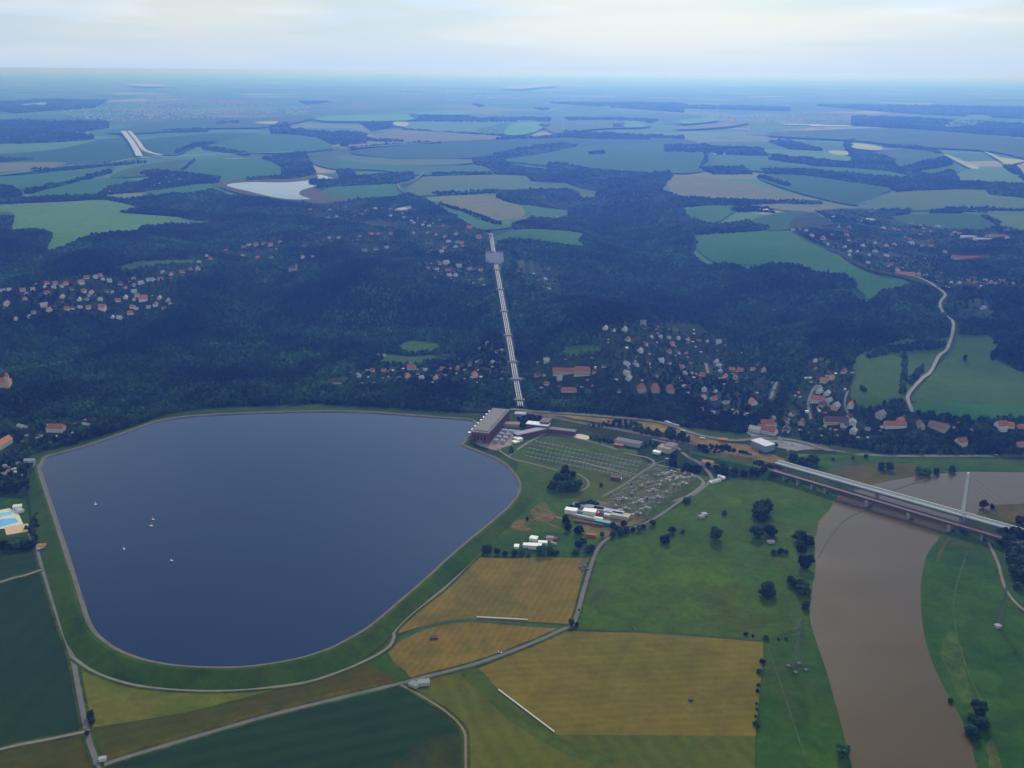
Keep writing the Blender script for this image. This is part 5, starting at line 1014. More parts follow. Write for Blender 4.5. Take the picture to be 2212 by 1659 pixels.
# ================================================================== pylons, gantries, substation
lat = mat('pylon_steel', (.13, .16, .17), .6, .1, .5, .3); foot_m = mat('pylon_footing', (.13, .14, .16), .9)
def lattice(fx, fy, h, w, label, base=True):
    p = G([(fx, fy)])[0]; t = thing('electricity_pylon', label, 'pylon', tuple(p), .35); r = .13
    b = MB(); n = 7
    prev = None
    for i in range(n + 1):
        z = h * i / n; k = w / 2 * (1 - .86 * i / n) ** 1.1 + .35
        cur = [(s1 * k, s2 * k, z) for s1, s2 in ((-1, -1), (1, -1), (1, 1), (-1, 1))]
        if prev:
            for j in range(4):
                b.bar(prev[j], cur[j], r * 1.3, None, 3, False); b.bar(prev[j], cur[(j + 1) % 4], r, None, 3, False); b.bar(prev[(j + 1) % 4], cur[j], r, None, 3, False); b.bar(cur[j], cur[(j + 1) % 4], r, None, 3, False)
        prev = cur
    b.build('tower', lat, t)
    for zz, ln in ((h * .72, w * .95), (h * .85, w * .75), (h * .96, w * .5)):
        c = MB()
        for s_ in (-1, 1):
            c.bar((0, -.6, zz), (s_ * ln, 0, zz + .3), r, None, 3); c.bar((0, .6, zz), (s_ * ln, 0, zz + .3), r, None, 3); c.bar((0, 0, zz + 2.2), (s_ * ln, 0, zz + .3), r, None, 3)
        c.build('crossarm', lat, t)
    if base:
        for s1 in (-1, 1):
            for s2 in (-1, 1): MB().box(-1.9, 1.9, -1.9, 1.9, -.5, 1.6).build('footing', foot_m, t, (s1 * w / 2, s2 * w / 2, 0))
lattice(1722, 1444, 58, 13, 'tall grey lattice pylon on the west bank meadow beside the brown river')
lattice(1261, 1228, 34, 7, 'thin lattice pylon at the top corner of the pale wheat field')
lattice(2160, 1352, 50, 6, 'thin dark lattice pylon beside the pale hut on the east bank', False)
lattice(1492, 1000, 34, 6, 'thin lattice pylon between the railway and the brick offices', False)
grn = mat('gantry_green', (.26, .36, .33), .6, .1, .5)
def gantry_mesh(w, h):
    b = MB()
    for s_ in (-w / 2, w / 2):
        b.bar((s_ - .9, 0, 0), (s_, 0, h), .3, .2, 4); b.bar((s_ + .9, 0, 0), (s_, 0, h), .3, .2, 4)
        for k in range(5): b.bar((s_ - .8 + .12 * k, 0, h * k / 6), (s_ + .7 - .12 * k, 0, h * (k + 1) / 6), .1, None, 3)
    m1 = b.mesh('post', grn); b = MB()
    for s_ in (-.5, .5): b.bar((-w / 2, s_, h), (w / 2, s_, h), .22, None, 4)
    n = 8
    for k in range(n): b.bar((-w / 2 + w * k / n, -.5, h), (-w / 2 + w * (k + 1) / n, .5, h), .12, None, 3)
    m2 = b.mesh('crossbeam', grn); b = MB()
    for k in range(3): b.bar((-w / 3 + k * w / 3, 0, h - .2), (-w / 3 + k * w / 3, 0, h - 2.8), .25, None, 5)
    return m1, m2, b.mesh('insulator', MATS['porcelain'])
GM = gantry_mesh(20, 13)
ga = []
for i in range(4):
    for j in range(6): ga.append((1318 + i * 34 + j * 18, 1098 - j * 13.5 + i * 9.5))
ga = [g for g in ga if inside(np.array([g[0]]), np.array([g[1]]), [(1300, 1085), (1350, 1050), (1420, 1008), (1515, 1026), (1470, 1060), (1412, 1106), (1370, 1128)])[0]]
ga += [(1302, 1107), (1312, 1104), (1392, 1107), (1402, 1104), (1410, 1018), (1425, 1014)]
for i, (x, y_) in enumerate(sorted(ga)):
    p = G([(x, y_)])[0]; t = thing('line_gantry', f'pale green steel gantry in the open substation, {OR[i]} outward from the lake', 'gantry', tuple(p), .55 + (0 if i % 2 else .04), 'substation gantries')
    link('post', GM[0], t); link('crossbeam', GM[1], t); link('insulator', GM[2], t)
boxm = MB().box(-2.5, 2.5, -1.6, 1.6, 0, 3.2).mesh('cabinet', mat('equipment_grey', (.34, .33, .35), .6)); capm = MB(); [capm.bar((k, 0, 3.2), (k, 0, 6), .3, .2, 6) for k in (-1.6, 0, 1.6)]; capm = capm.mesh('bushing', MATS['porcelain'])
k_ = 0
sp_ = [(1345, 1078), (1365, 1068), (1330, 1095), (1385, 1052), (1400, 1045), (1410, 1060), (1425, 1050), (1440, 1038), (1455, 1050), (1470, 1032), (1380, 1085), (1395, 1078), (1420, 1075), (1440, 1065), (1455, 1030), (1475, 1045), (1350, 1100), (1375, 1110), (1395, 1098), (1430, 1025), (1450, 1020), (1480, 1025), (1495, 1030)]
for i, (x, y_) in enumerate(sorted(sp_)):
    p = G([(x, y_)])[0]; t = thing('switchgear', f'grey switchgear unit on the substation gravel, {OR[i]} outward from the lake', 'switchgear', tuple(p), .55, 'switchgear units in the substation')
    link('cabinet', boxm, t); link('bushing', capm, t); X('equipment_pad', None, conc if i % 3 else dirt2, world=[(p[0] + a_, p[1] + b_, 0) for a_, b_ in ((-9, -5), (9, 1), (7, 6), (-11, 0))])
eq = MB(); YP = [(1306, 1086), (1350, 1053), (1420, 1011), (1505, 1027), (1468, 1054), (1410, 1100), (1375, 1118)]
for k in range(900):
    fx = rng.uniform(1300, 1510); fy = rng.uniform(1008, 1122)
    if not inside(np.array([fx]), np.array([fy]), YP)[0]: continue
    p = G([(fx, fy)])[0]; c_, s_ = math.cos(.55), math.sin(.55); u_ = round((p[0] * c_ + p[1] * s_) / 4.5) * 4.5; v_ = round((-p[0] * s_ + p[1] * c_) / 11) * 11; p = (u_ * c_ - v_ * s_, u_ * s_ + v_ * c_)
    h_ = rng.uniform(2.5, 6.5); eq.bar((p[0], p[1], 0), (p[0], p[1], h_), .28, .16, 4)
    if k % 3 == 0: eq.bar((p[0] - 2.2 * c_, p[1] - 2.2 * s_, h_), (p[0] + 2.2 * c_, p[1] + 2.2 * s_, h_), .14, .14, 3)
    if k % 9 == 0: eq.box(p[0] - 1.2, p[0] + 1.2, p[1] - .9, p[1] + .9, 0, 2.2)
setp(eq.build('switchyard_posts', mat('weathered_steel', (.24, .29, .28), .6)), 'fine grey posts and breakers standing in rows across the open substation', 'switchgear', None, 'stuff')
bp_ = MB()
for r0 in range(5):
    for c0 in range(26):
        fx, fy = 1150 + c0 * 9.2 - r0 * 3, 955 + c0 * 1.9 + r0 * 8.3
        if fx > 1392 + r0 * 2: continue
        p = G([(fx, fy)])[0]
        for s_ in (-2, 0, 2): bp_.bar((p[0] + s_, p[1], 0), (p[0] + s_, p[1], 3.4), .22, .15, 4)
        bp_.box(p[0] - 2.6, p[0] + 2.6, p[1] - .2, p[1] + .2, 3.4, 3.8)
setp(bp_.build('busbar_supports', mat('old_steel', (.38, .42, .42), .6)), 'rows of small grey busbar supports on the old switchyard grass', 'switchgear', None, 'stuff')

# ================================================================== boats, cars, masts, far halls
hull = MB().add([(-3, -1, 0), (1.5, -1.1, 0), (3.6, 0, .2), (1.5, 1.1, 0), (-3, 1, 0), (-3, -1.2, .9), (1.6, -1.3, .9), (4, 0, 1.1), (1.6, 1.3, .9), (-3, 1.2, .9)], [(5, 6, 7, 8, 9), (0, 1, 6, 5), (1, 2, 7, 6), (2, 3, 8, 7), (3, 4, 9, 8), (4, 0, 5, 9), (4, 3, 2, 1, 0)]).mesh('hull', whitem)
sailm = MB().add([(0, 0, 1.6), (-2.8, .15, 1.8), (0, 0, 7.5), (0, .12, 1.6), (-2.8, .27, 1.8), (0, .12, 7.5)], [(0, 1, 2), (5, 4, 3), (0, 3, 4, 1), (1, 4, 5, 2), (2, 5, 3, 0)])
sl_o = sailm.mesh('sail', mat('orange_sail', (.62, .16, .05), .8)); sl_w = sailm.mesh('sail', whitem); mast_m = MB().bar((.1, 0, .8), (.1, 0, 8), .09, .05, 5).mesh('mast', steel)
for fx, fy, oc, lb in [(371, 1211, 1, 'small sailing boat with orange sail, far out from the close orange pair'), (327, 1136, 1, 'small sailing boat with orange sail, nearer of the close pair'), (331, 1122, 1, 'small sailing boat with orange sail, farther of the close pair'), (268, 1186, 0, 'small white sailing boat alone toward the near dyke'), (207, 1090, 0, 'faint white boat by itself toward the pool side of the lake')]:
    p = PZ(fx, fy, WL); t = thing('sailing_boat', lb, 'boat', (p.x, p.y, WL - .15), random.uniform(0, 6), 'boats on the reservoir')
    t.scale = (.72,) * 3; link('hull', hull, t); link('mast', mast_m, t); link('sail', sl_o if oc else sl_w, t)
cb = MB().add([(-2.1, -.85, .3), (2.1, -.85, .3), (2.1, .85, .3), (-2.1, .85, .3), (-2.1, -.85, .95), (2.1, -.85, .85), (2.1, .85, .85), (-2.1, .85, .95)], [(3, 2, 1, 0), (4, 5, 6, 7), (0, 1, 5, 4), (1, 2, 6, 5), (2, 3, 7, 6), (3, 0, 4, 7)])
cc = MB().add([(-1.6, -.8, .95), (1.1, -.8, .9), (1.1, .8, .9), (-1.6, .8, .95), (-1.2, -.65, 1.5), (.5, -.65, 1.5), (.5, .65, 1.5), (-1.2, .65, 1.5)], [(4, 5, 6, 7), (0, 1, 5, 4), (1, 2, 6, 5), (2, 3, 7, 6), (3, 0, 4, 7)]).mesh('cabin', glass)
whl = MB().bar((0, -.1, .33), (0, .1, .33), .33, .33, 10).mesh('wheel', mat('tyre', (.02, .02, .02), .9))
carb = {'white': cb.mesh('body', whitem), 'red': cb.mesh('body', redp), 'dark': cb.mesh('body', mat('dark_paint', (.03, .035, .05), .3)), 'silver': cb.mesh('body', steel)}
for i, (fx, fy, c, lb) in enumerate([(1152, 941, 'silver', 'silver car parked by the small white plant building'), (1690, 960, 'white', 'white car on the asphalt beside the warehouse'), (1700, 958, 'silver', 'silver car on the asphalt beside the warehouse'), (1712, 963, 'dark', 'dark car on the asphalt beside the warehouse'), (2152, 983, 'white', 'white car driving on the river road behind the bridges'), (1440, 992, 'silver', 'silver car standing on the plant road beside the big bushy tree'), (1590, 951, 'red', 'red car on the main road near the rust red shed'), (1380, 906, 'white', 'white car on the main road above the road works'), (108, 1214, 'dark', 'dark car parked on grass between lane and dyke'), (1080, 1410, 'white', 'white car on the country road between the wheat fields')]):
    p = G([(fx, fy)])[0]; t = thing('car', lb, 'car', (p[0], p[1], .35), random.uniform(-.5, .5)); link('body', carb[c], t); link('cabin', cc, t)
    for sx in (-1.3, 1.3):
        for sy in (-.8, .8): link('wheel', whl, t, (sx, sy, 0))
# pale pipes lying in the fields
for nm, F_, lb in [('irrigation_pipe', [(1077, 1491), (1197, 1582)], 'long pale irrigation pipe lying aslant in the great wheat field'), ('irrigation_pipe', [(1030, 1334), (1140, 1340)], 'shorter pale irrigation pipe along the ditch of the upper wheat field')]:
    p, q = [Vector(v_) for v_ in G(F_)]; o = MB().bar(p + Vector((0, 0, .9)), q + Vector((0, 0, .9)), .8, .8, 6).build(nm, mat('pale_pipe', (.72, .70, .62), .6)); setp(o, lb, 'pipe')
# masts on the plateau
for fx, fy, h, lb in [(1217, 288, 95, 'white radio mast on the plateau beyond the big dark field'), (1618, 283, 70, 'pale chimney by the distant glasshouses')]:
    p = G([(fx, fy)])[0]; t = thing('mast', lb, 'mast', tuple(p)); MB().bar((0, 0, 0), (0, 0, h), 2.6, 1.2, 8).build('shaft', whitem, t); MB().bar((0, 0, h * .55), (0, 0, h * .6), 4, 4, 8).build('platform', steel, t)
def hall(tile, x, y_, w, l, h, rot, rm, lb, nm='factory_hall'):
    p = G(T(*tile, [(x, y_)]))[0]; t = thing(nm, lb, 'hall', tuple(p), rot)
    MB().box(-w / 2, w / 2, -l / 2, l / 2, -5, h).build('wall', MATS['grey_render'], t); MB().box(-w / 2 - 1, w / 2 + 1, -l / 2 - 1, l / 2 + 1, h, h + 1).build('roof', rm, t)
wr = MATS['pale_sheet']
for i, (x, y_, w, l) in enumerate(sorted([(750, 772, 130, 60), (990, 752, 150, 80), (1190, 718, 120, 70), (1450, 763, 130, 60), (1690, 682, 60, 90), (1745, 728, 90, 50), (880, 720, 110, 60), (1090, 735, 90, 60), (1560, 742, 80, 50), (1990, 732, 60, 40)])):
    hall((0, 0), x, y_, w, l, 10, -.1, wr if i % 3 else MATS['grey_sheet'], f'pale hall of the distant town, {OR[i]} counted inward from the picture edge')
for x, y_, w, l, lb in [(970, 636, 110, 90, 'bright far hall, nearer the lake side of two below the horizon'), (1133, 643, 130, 70, 'bright far hall, nearer the river side of two below the horizon'), (1750, 695, 260, 60, 'long pale far works on the ridge line'), (1200, 791, 170, 40, 'pinkish long barn at the far village edge')]:
    hall((1, 0), x, y_, w, l, 12, 0, whitem if 'bright' in lb else (MATS['orange_tiles'] if 'pink' in lb else wr), lb)
for x, y_, w, l, lb in [(780, 812, 330, 120, 'wide pale glasshouse, left half' ), (960, 820, 340, 150, 'w2'), (370, 843, 150, 40, 'low white shed row by the distant chimney'), (482, 980, 60, 26, 'bright orange hall at the end of the far village street'), (527, 1370, 26, 16, 'small white hall alone by the dark grove on the plateau')]:
    lb = {'wide pale glasshouse, left half': 'wide pale glasshouse block beside the distant chimney', 'w2': 'wide pale glasshouse block farther out from the distant chimney'}.get(lb, lb)
    hall((2, 0), x, y_, w, l, 7, -.05, MATS['orange_tiles'] if 'orange' in lb else (whitem if 'small' in lb else wr), lb, 'glasshouse' if 'glasshouse' in lb else 'factory_hall')
for i in range(14):
    hall((1, 0), 1480 + i * 38, 880 + (i % 3) * 8, 38, 20, 5, .2, wr if i % 2 else MATS['grey_sheet'], f'pale shed of the far plateau estate behind the dark field, {OR[i]} outward from the mast', 'estate_shed')
# far towns: too small to pick apart
def town(name, tile, poly, n, lab):
    P = np.array(T(*tile, poly)); x0, y0 = P.min(0); x1, y1 = P.max(0); F_ = []
    while len(F_) < n:
        a_ = rng.uniform(x0, x1); b_ = rng.uniform(y0, y1)
        if inside(np.array([a_]), np.array([b_]), P)[0]: F_.append((a_, b_))
    W0 = G(F_); wm_ = MB(); rm_ = {k: MB() for k in 'rowg'}
    for p in W0:
        w = random.uniform(9, 16); l = random.uniform(9, 15); an = random.uniform(-.4, .4); m4 = Matrix.Translation(Vector(p)) @ Matrix.Rotation(an, 4, 'Z'); h = random.uniform(5, 8)
        wm_.box(-w / 2, w / 2, -l / 2, l / 2, -3, h, m4)
        v = [m4 @ Vector(c) for c in [(-w / 2 - .5, -l / 2 - .5, h), (w / 2 + .5, -l / 2 - .5, h), (w / 2 + .5, l / 2 + .5, h), (-w / 2 - .5, l / 2 + .5, h), (-w / 2, 0, h + 4), (w / 2, 0, h + 4)]]
        rm_[random.choice('rroowg')].add(v, [(0, 1, 5, 4), (2, 3, 4, 5), (1, 2, 5), (3, 0, 4)])
    me_ = bpy.data.meshes.new(name); V = list(wm_.v); Fc = list(wm_.f); mi = [0] * len(Fc); me_.materials.append(MATS['white_render'])
    for i, (k, b_) in enumerate(rm_.items()):
        o_ = len(V); V += b_.v; Fc += [tuple(j + o_ for j in f) for f in b_.f]; mi += [i + 1] * len(b_.f); me_.materials.append(MATS[RC[k][0]])
    me_.from_pydata(V, [], Fc); me_.polygons.foreach_set('material_index', mi); me_.update()
    setp(link(name, me_), lab, 'town', None, 'stuff')
town('distant_town', (0, 0), [(380, 720), (700, 690), (1100, 640), (1600, 650), (2000, 700), (2050, 740), (1500, 760), (700, 790), (450, 760)], 620, 'hazy town with pale factories beyond the motorway')
town('distant_town', (0, 0), [(-200, 800), (300, 800), (600, 850), (600, 900), (200, 920), (-200, 900)], 130, 'hazy village at the picture edge behind the motorway field')
town('distant_town', (0, 0), [(1750, 840), (1880, 840), (2212, 860), (2400, 880), (2300, 920), (2060, 890)], 110, 'hazy village strung along the road behind the upper reservoir')
town('distant_town', (1, 0), [(430, 750), (900, 770), (1350, 770), (1850, 770), (1850, 790), (1350, 785), (1000, 795), (480, 790)], 190, 'hazy row village crossing the plateau in the middle distance')
town('distant_town', (2, 0), [(-60, 740), (400, 750), (1150, 750), (1100, 800), (700, 800), (300, 780), (0, 760)], 260, 'hazy red-roofed town above the distant glasshouses')
town('distant_town', (2, 0), [(-120, 960), (150, 960), (500, 960), (540, 1000), (200, 1005), (0, 1000), (-120, 985)], 110, 'village at the edge of the plateau near the brown field')
town('distant_town', (2, 0), [(1530, 905), (2212, 920), (2400, 960), (2212, 945), (1900, 935), (1540, 920)], 70, 'thin hazy village strung out toward the picture edge')
town('distant_town', (1, 0), [(380, 600), (1000, 620), (1800, 670), (2212, 720), (1800, 700), (1000, 640), (400, 612)], 120, 'faint village line just under the horizon')

# ================================================================== woods
FA = [(-700, 480), (-10, 470), (30, 468), (25, 500), (75, 497), (112, 505), (113, 515), (98, 548), (150, 531), (200, 508), (297, 501), (307, 491), (450, 482), (449, 479), (385, 469), (257, 461), (300, 450), (246, 434), (350, 425), (420, 420), (460, 412), (500, 425), (560, 430), (620, 440), (700, 447), (740, 440), (770, 432), (850, 430), (885, 418), (930, 440), (1000, 480), (1030, 498), (1062, 505), (1068, 560), (1100, 780), (1122, 884), (1050, 892), (1000, 891), (900, 884), (690, 872), (500, 878), (430, 884), (373, 892), (270, 925), (150, 962), (100, 972), (62, 985), (60, 1060), (0, 1068), (-700, 1060)]
FB = T(1, 0, [(850, 1050), (870, 1070), (950, 1095), (1000, 1130), (1200, 1140), (1230, 1180), (1440, 1190), (1560, 1230), (1660, 1250), (1640, 1290), (1560, 1290), (1480, 1235), (1290, 1235), (1010, 1260), (1010, 1290), (1150, 1330), (1460, 1370), (1480, 1400), (1400, 1430), (1280, 1420), (1110, 1460), (1120, 1490), (1280, 1490), (1450, 1500), (1570, 1520), (1540, 1570), (1590, 1610), (1400, 1590), (1200, 1560), (1100, 1550), (1010, 1580), (980, 1600), (1030, 1660)]) + [(1135, 888)] + \
     T(1, 1, [(1700, 1055), (2100, 1090)]) + T(2, 1, [(100, 1115), (390, 1150), (540, 1090), (590, 1130), (620, 1190), (850, 1205), (1000, 1225), (1300, 1275), (1700, 1290), (2212, 1285), (2900, 1290), (2900, 1075), (2212, 1070), (1900, 1068), (1510, 1020), (1450, 1005), (1440, 960), (1250, 1000), (1130, 985), (1085, 900), (1100, 740), (1130, 650), (1260, 600), (1450, 540), (1740, 520), (1750, 450), (1720, 400), (1660, 320), (1690, 280), (1650, 230), (1500, 190), (1290, 230), (1190, 310), (1120, 270), (1060, 230), (1140, 190), (1060, 130), (860, 110), (760, 70), (640, 50), (560, 60), (420, 90), (330, 60), (250, 50), (160, 60)]) + \
     T(2, 0, [(60, 1660), (90, 1580), (60, 1525), (500, 1500), (570, 1480), (430, 1440), (200, 1460), (60, 1420), (20, 1400), (0, 1342), (350, 1340), (560, 1330), (900, 1325), (400, 1300), (0, 1290)]) + T(1, 0, [(2060, 1230), (2110, 1190), (2150, 1150), (2130, 1120), (2000, 1130), (1700, 1120), (1500, 1080), (1330, 1070), (1350, 1110), (1130, 1085), (1030, 1045), (1380, 990), (1530, 950), (1370, 940), (1050, 990)])
FC = T(2, 0, [(850, 1380), (1200, 1365), (1480, 1360), (1470, 1390), (1330, 1415), (1500, 1475), (1900, 1505), (2050, 1478), (2212, 1510), (2900, 1560)]) + T(2, 1, [(2900, 820), (2212, 755), (1990, 645), (2050, 600), (1985, 515), (1780, 508), (1765, 430), (1690, 330), (1725, 280), (1700, 235), (1550, 145), (1200, 85)]) + T(2, 0, [(1050, 1650), (860, 1580), (690, 1495), (1000, 1465)])
far_w = [T(0, 0, q_) for q_ in [
    [(-400, 1300), (0, 1300), (640, 1268), (740, 1290), (900, 1340), (740, 1308), (600, 1298), (0, 1325), (-400, 1330)], [(170, 1245), (450, 1185), (715, 1105), (725, 1120), (450, 1200), (170, 1262)],
    [(1180, 1105), (1250, 1045), (1262, 1050), (1195, 1112)], [(1140, 985), (1280, 935), (1420, 925), (1280, 950), (1150, 1000)], [(1320, 955), (1620, 1000), (1600, 1012), (1320, 968)],
    [(1700, 1030), (1980, 990), (2000, 1040), (2040, 1110), (2040, 1140), (1900, 1160), (1820, 1160), (1830, 1090), (1750, 1050)], [(1750, 820), (1870, 800), (1880, 840), (2212, 870), (2212, 930), (2150, 940), (2060, 890), (1760, 870)],
    [(700, 1262), (1000, 1240), (1350, 1190), (1420, 1190), (1390, 1150), (1000, 1105), (900, 1130), (1000, 1160), (700, 1225), (640, 1265)], [(-300, 870), (330, 860), (600, 880), (600, 915), (200, 930), (-300, 935)],
    [(-300, 1020), (230, 1038), (0, 1060)], [(-400, 1200), (80, 1215), (145, 1260), (120, 1290), (-400, 1300)], [(-300, 780), (300, 790), (700, 790), (700, 830), (450, 870), (-300, 870)],
    [(-300, 680), (400, 640), (700, 650), (600, 700), (100, 735)], [(1400, 800), (1560, 790), (1540, 808), (1410, 815)], [(1600, 1160), (1900, 1140), (1900, 1162), (1600, 1180)], [(1380, 1160), (1420, 1160), (1420, 1195), (1380, 1195)],
    [(200, 1105), (720, 1065), (1200, 1040), (1000, 1050), (500, 1100), (220, 1120)], [(1050, 850), (1350, 838), (1340, 855), (1100, 862)], [(2040, 1235), (2100, 1190), (2300, 1165), (2300, 1190), (2120, 1220)],
    [(1890, 640), (2212, 620), (2212, 650), (1990, 680)], [(0, 600), (500, 570), (800, 600), (500, 620), (0, 630)]]]
far_w += [T(2, 1, q_) for q_ in [[(1425, 640), (1450, 640), (1448, 960), (1408, 960)], [(1180, 650), (1300, 603), (1600, 560), (1700, 572), (1690, 600), (1450, 620), (1200, 672)], [(1130, 852), (1190, 850), (1190, 880), (1135, 880)],
    [(1700, 600), (1745, 560), (1735, 640), (1700, 660)], [(1480, 790), (1560, 705), (1578, 720), (1500, 860), (1455, 850)], [(1980, 640), (2150, 680), (2140, 692), (1980, 670)], [(1230, 990), (1440, 925), (1500, 1010), (1250, 1022)],
    [(1510, 1030), (1620, 1042), (1640, 1078), (1510, 1072)], [(2040, 1047), (2500, 1040), (2500, 1066), (2040, 1066)], [(1780, 1052), (1850, 1045), (1850, 1062), (1780, 1066)], [(1820, 680), (1860, 678), (1855, 690), (1822, 690)], [(1650, 660), (1690, 650), (1680, 672)]]]
far_w += [T(1, 0, q_) for q_ in [
    [(120, 800), (330, 800), (320, 830), (200, 850)], [(-50, 860), (160, 870), (160, 940), (0, 950)], [(150, 905), (400, 915), (400, 930), (160, 925)], [(60, 965), (300, 945), (640, 925), (640, 938), (300, 952), (70, 975)],
    [(430, 750), (900, 770), (1350, 765), (1350, 785), (1000, 790), (480, 790)], [(400, 845), (1050, 885), (1050, 892), (400, 852)], [(1000, 905), (1400, 885), (1700, 890), (2000, 900), (2000, 915), (1400, 905), (1000, 915)],
    [(1420, 855), (2000, 880), (2212, 890), (2212, 905), (1500, 895)], [(1280, 820), (1350, 822), (1330, 838), (1285, 832)], [(1760, 815), (1840, 812), (1830, 835), (1770, 835)], [(1600, 995), (1700, 990), (1710, 1005), (1620, 1010)],
    [(-30, 1105), (60, 1110), (110, 1150), (460, 1120), (470, 1160), (360, 1190), (230, 1205), (0, 1215), (-200, 1200), (-200, 1170), (0, 1180)], [(590, 1255), (800, 1245), (1010, 1238), (1010, 1250), (800, 1262), (600, 1270)],
    [(640, 1325), (900, 1400), (1050, 1465), (1000, 1460), (850, 1400), (640, 1335)], [(1320, 1070), (1480, 1070), (1450, 1090)], [(590, 1128), (980, 1125), (980, 1133), (590, 1140)], [(1440, 765), (1800, 770), (2050, 780), (2000, 800), (1500, 785)], [(860, 680), (930, 685), (900, 695)], [(1250, 705), (1350, 708), (1300, 716)],
    [(300, 640), (700, 620), (900, 630), (700, 650)], [(1300, 650), (1700, 670), (2212, 680), (2212, 730), (1800, 700), (1300, 665)]]]
far_w += [T(2, 0, q_) for q_ in [
    [(560, 920), (700, 920), (900, 970), (880, 990), (700, 970)], [(1050, 925), (1110, 910), (1090, 980), (1055, 975)],
    [(1070, 980), (1200, 990), (1350, 1040), (1400, 1090), (1500, 1070), (1700, 1020), (1750, 1070), (1600, 1100), (1510, 1110), (1600, 1140), (1740, 1110), (1800, 1180), (2212, 1200), (2900, 1220), (2900, 1310), (2212, 1290), (1990, 1270), (1960, 1230), (1400, 1250), (1330, 1220), (1100, 1190), (700, 1130), (540, 1130), (500, 1100), (900, 1110), (1300, 1155), (1540, 1160), (1300, 1115), (900, 1085), (560, 1035), (600, 1015), (1100, 1062)],
    [(90, 1090), (400, 1090), (450, 1130), (200, 1130)], [(125, 940), (150, 945), (165, 1050), (125, 1090), (110, 1085), (145, 1040)], [(-120, 945), (150, 950), (520, 970), (540, 1010), (200, 1000), (-120, 990)], [(1290, 950), (1500, 950), (1700, 1010), (1650, 1005), (1480, 965)],
    [(1600, 1370), (1820, 1370), (1800, 1390), (1610, 1388)], [(1700, 1355), (2212, 1365), (2212, 1378), (1700, 1368)], [(2070, 1090), (2150, 1080), (2212, 1140), (2400, 1160), (2400, 1200), (2212, 1180)], [(350, 1305), (900, 1315), (900, 1332), (350, 1325)],
    [(1100, 755), (1700, 780), (2400, 825), (2400, 905), (1700, 855), (1100, 815)], [(-100, 680), (700, 700), (680, 720), (-100, 700)], [(700, 640), (1300, 680), (2400, 700), (2400, 780), (1500, 740), (900, 690)], [(300, 1360), (560, 1350), (600, 1385), (560, 1375), (320, 1372)], [(500, 1145), (700, 1210), (690, 1220), (480, 1152)],
    [(-700, 640), (0, 660), (0, 680), (-700, 665)], [(1950, 1395), (2060, 1450), (2040, 1470), (1930, 1405)]]]
valley_w = [
    T(2, 1, [(0, 1360), (120, 1370), (110, 1410), (0, 1400)]), T(2, 1, [(80, 1235), (200, 1230), (400, 1280), (580, 1350), (600, 1440), (480, 1430), (440, 1330), (250, 1290), (90, 1265)]),
    T(2, 1, [(-130, 1130), (-60, 1120), (0, 1160), (60, 1190), (40, 1215), (-60, 1200), (-140, 1160)]), T(2, 1, [(-520, 1085), (-400, 1060), (-330, 1085), (-250, 1110), (-240, 1140), (-330, 1120), (-500, 1105)]),
    T(1, 1, [(1090, 1015), (1140, 1020), (1210, 1040), (1320, 1060), (1370, 1090), (1320, 1085), (1210, 1080), (1180, 1150), (1120, 1160), (1110, 1110), (1080, 1060)]),
    T(1, 1, [(1590, 1180), (1700, 1190), (1770, 1210), (1750, 1225), (1600, 1195)]), T(1, 1, [(1930, 1215), (2060, 1215), (2040, 1250), (1940, 1245)]), T(1, 1, [(1050, 1255), (1130, 1265), (1120, 1290), (1060, 1275)]),
    T(1, 1, [(1580, 1090), (1750, 1090), (1750, 1115), (1580, 1105)]), T(1, 1, [(1880, 1115), (2050, 1140), (2212, 1170), (2212, 1200), (2000, 1165), (1880, 1140)]),
    T(2, 1, [(600, 1190), (640, 1200), (630, 1250), (590, 1240)]), [(55, 1140), (82, 1125), (86, 1165), (70, 1170)], T(2, 2, [(2040, 130), (2300, 60), (2700, 100), (2700, 600), (2240, 480), (2180, 400), (2090, 270)]),
    T(2, 1, [(1420, 1290), (1460, 1280), (1460, 1310), (1420, 1310)]),
]
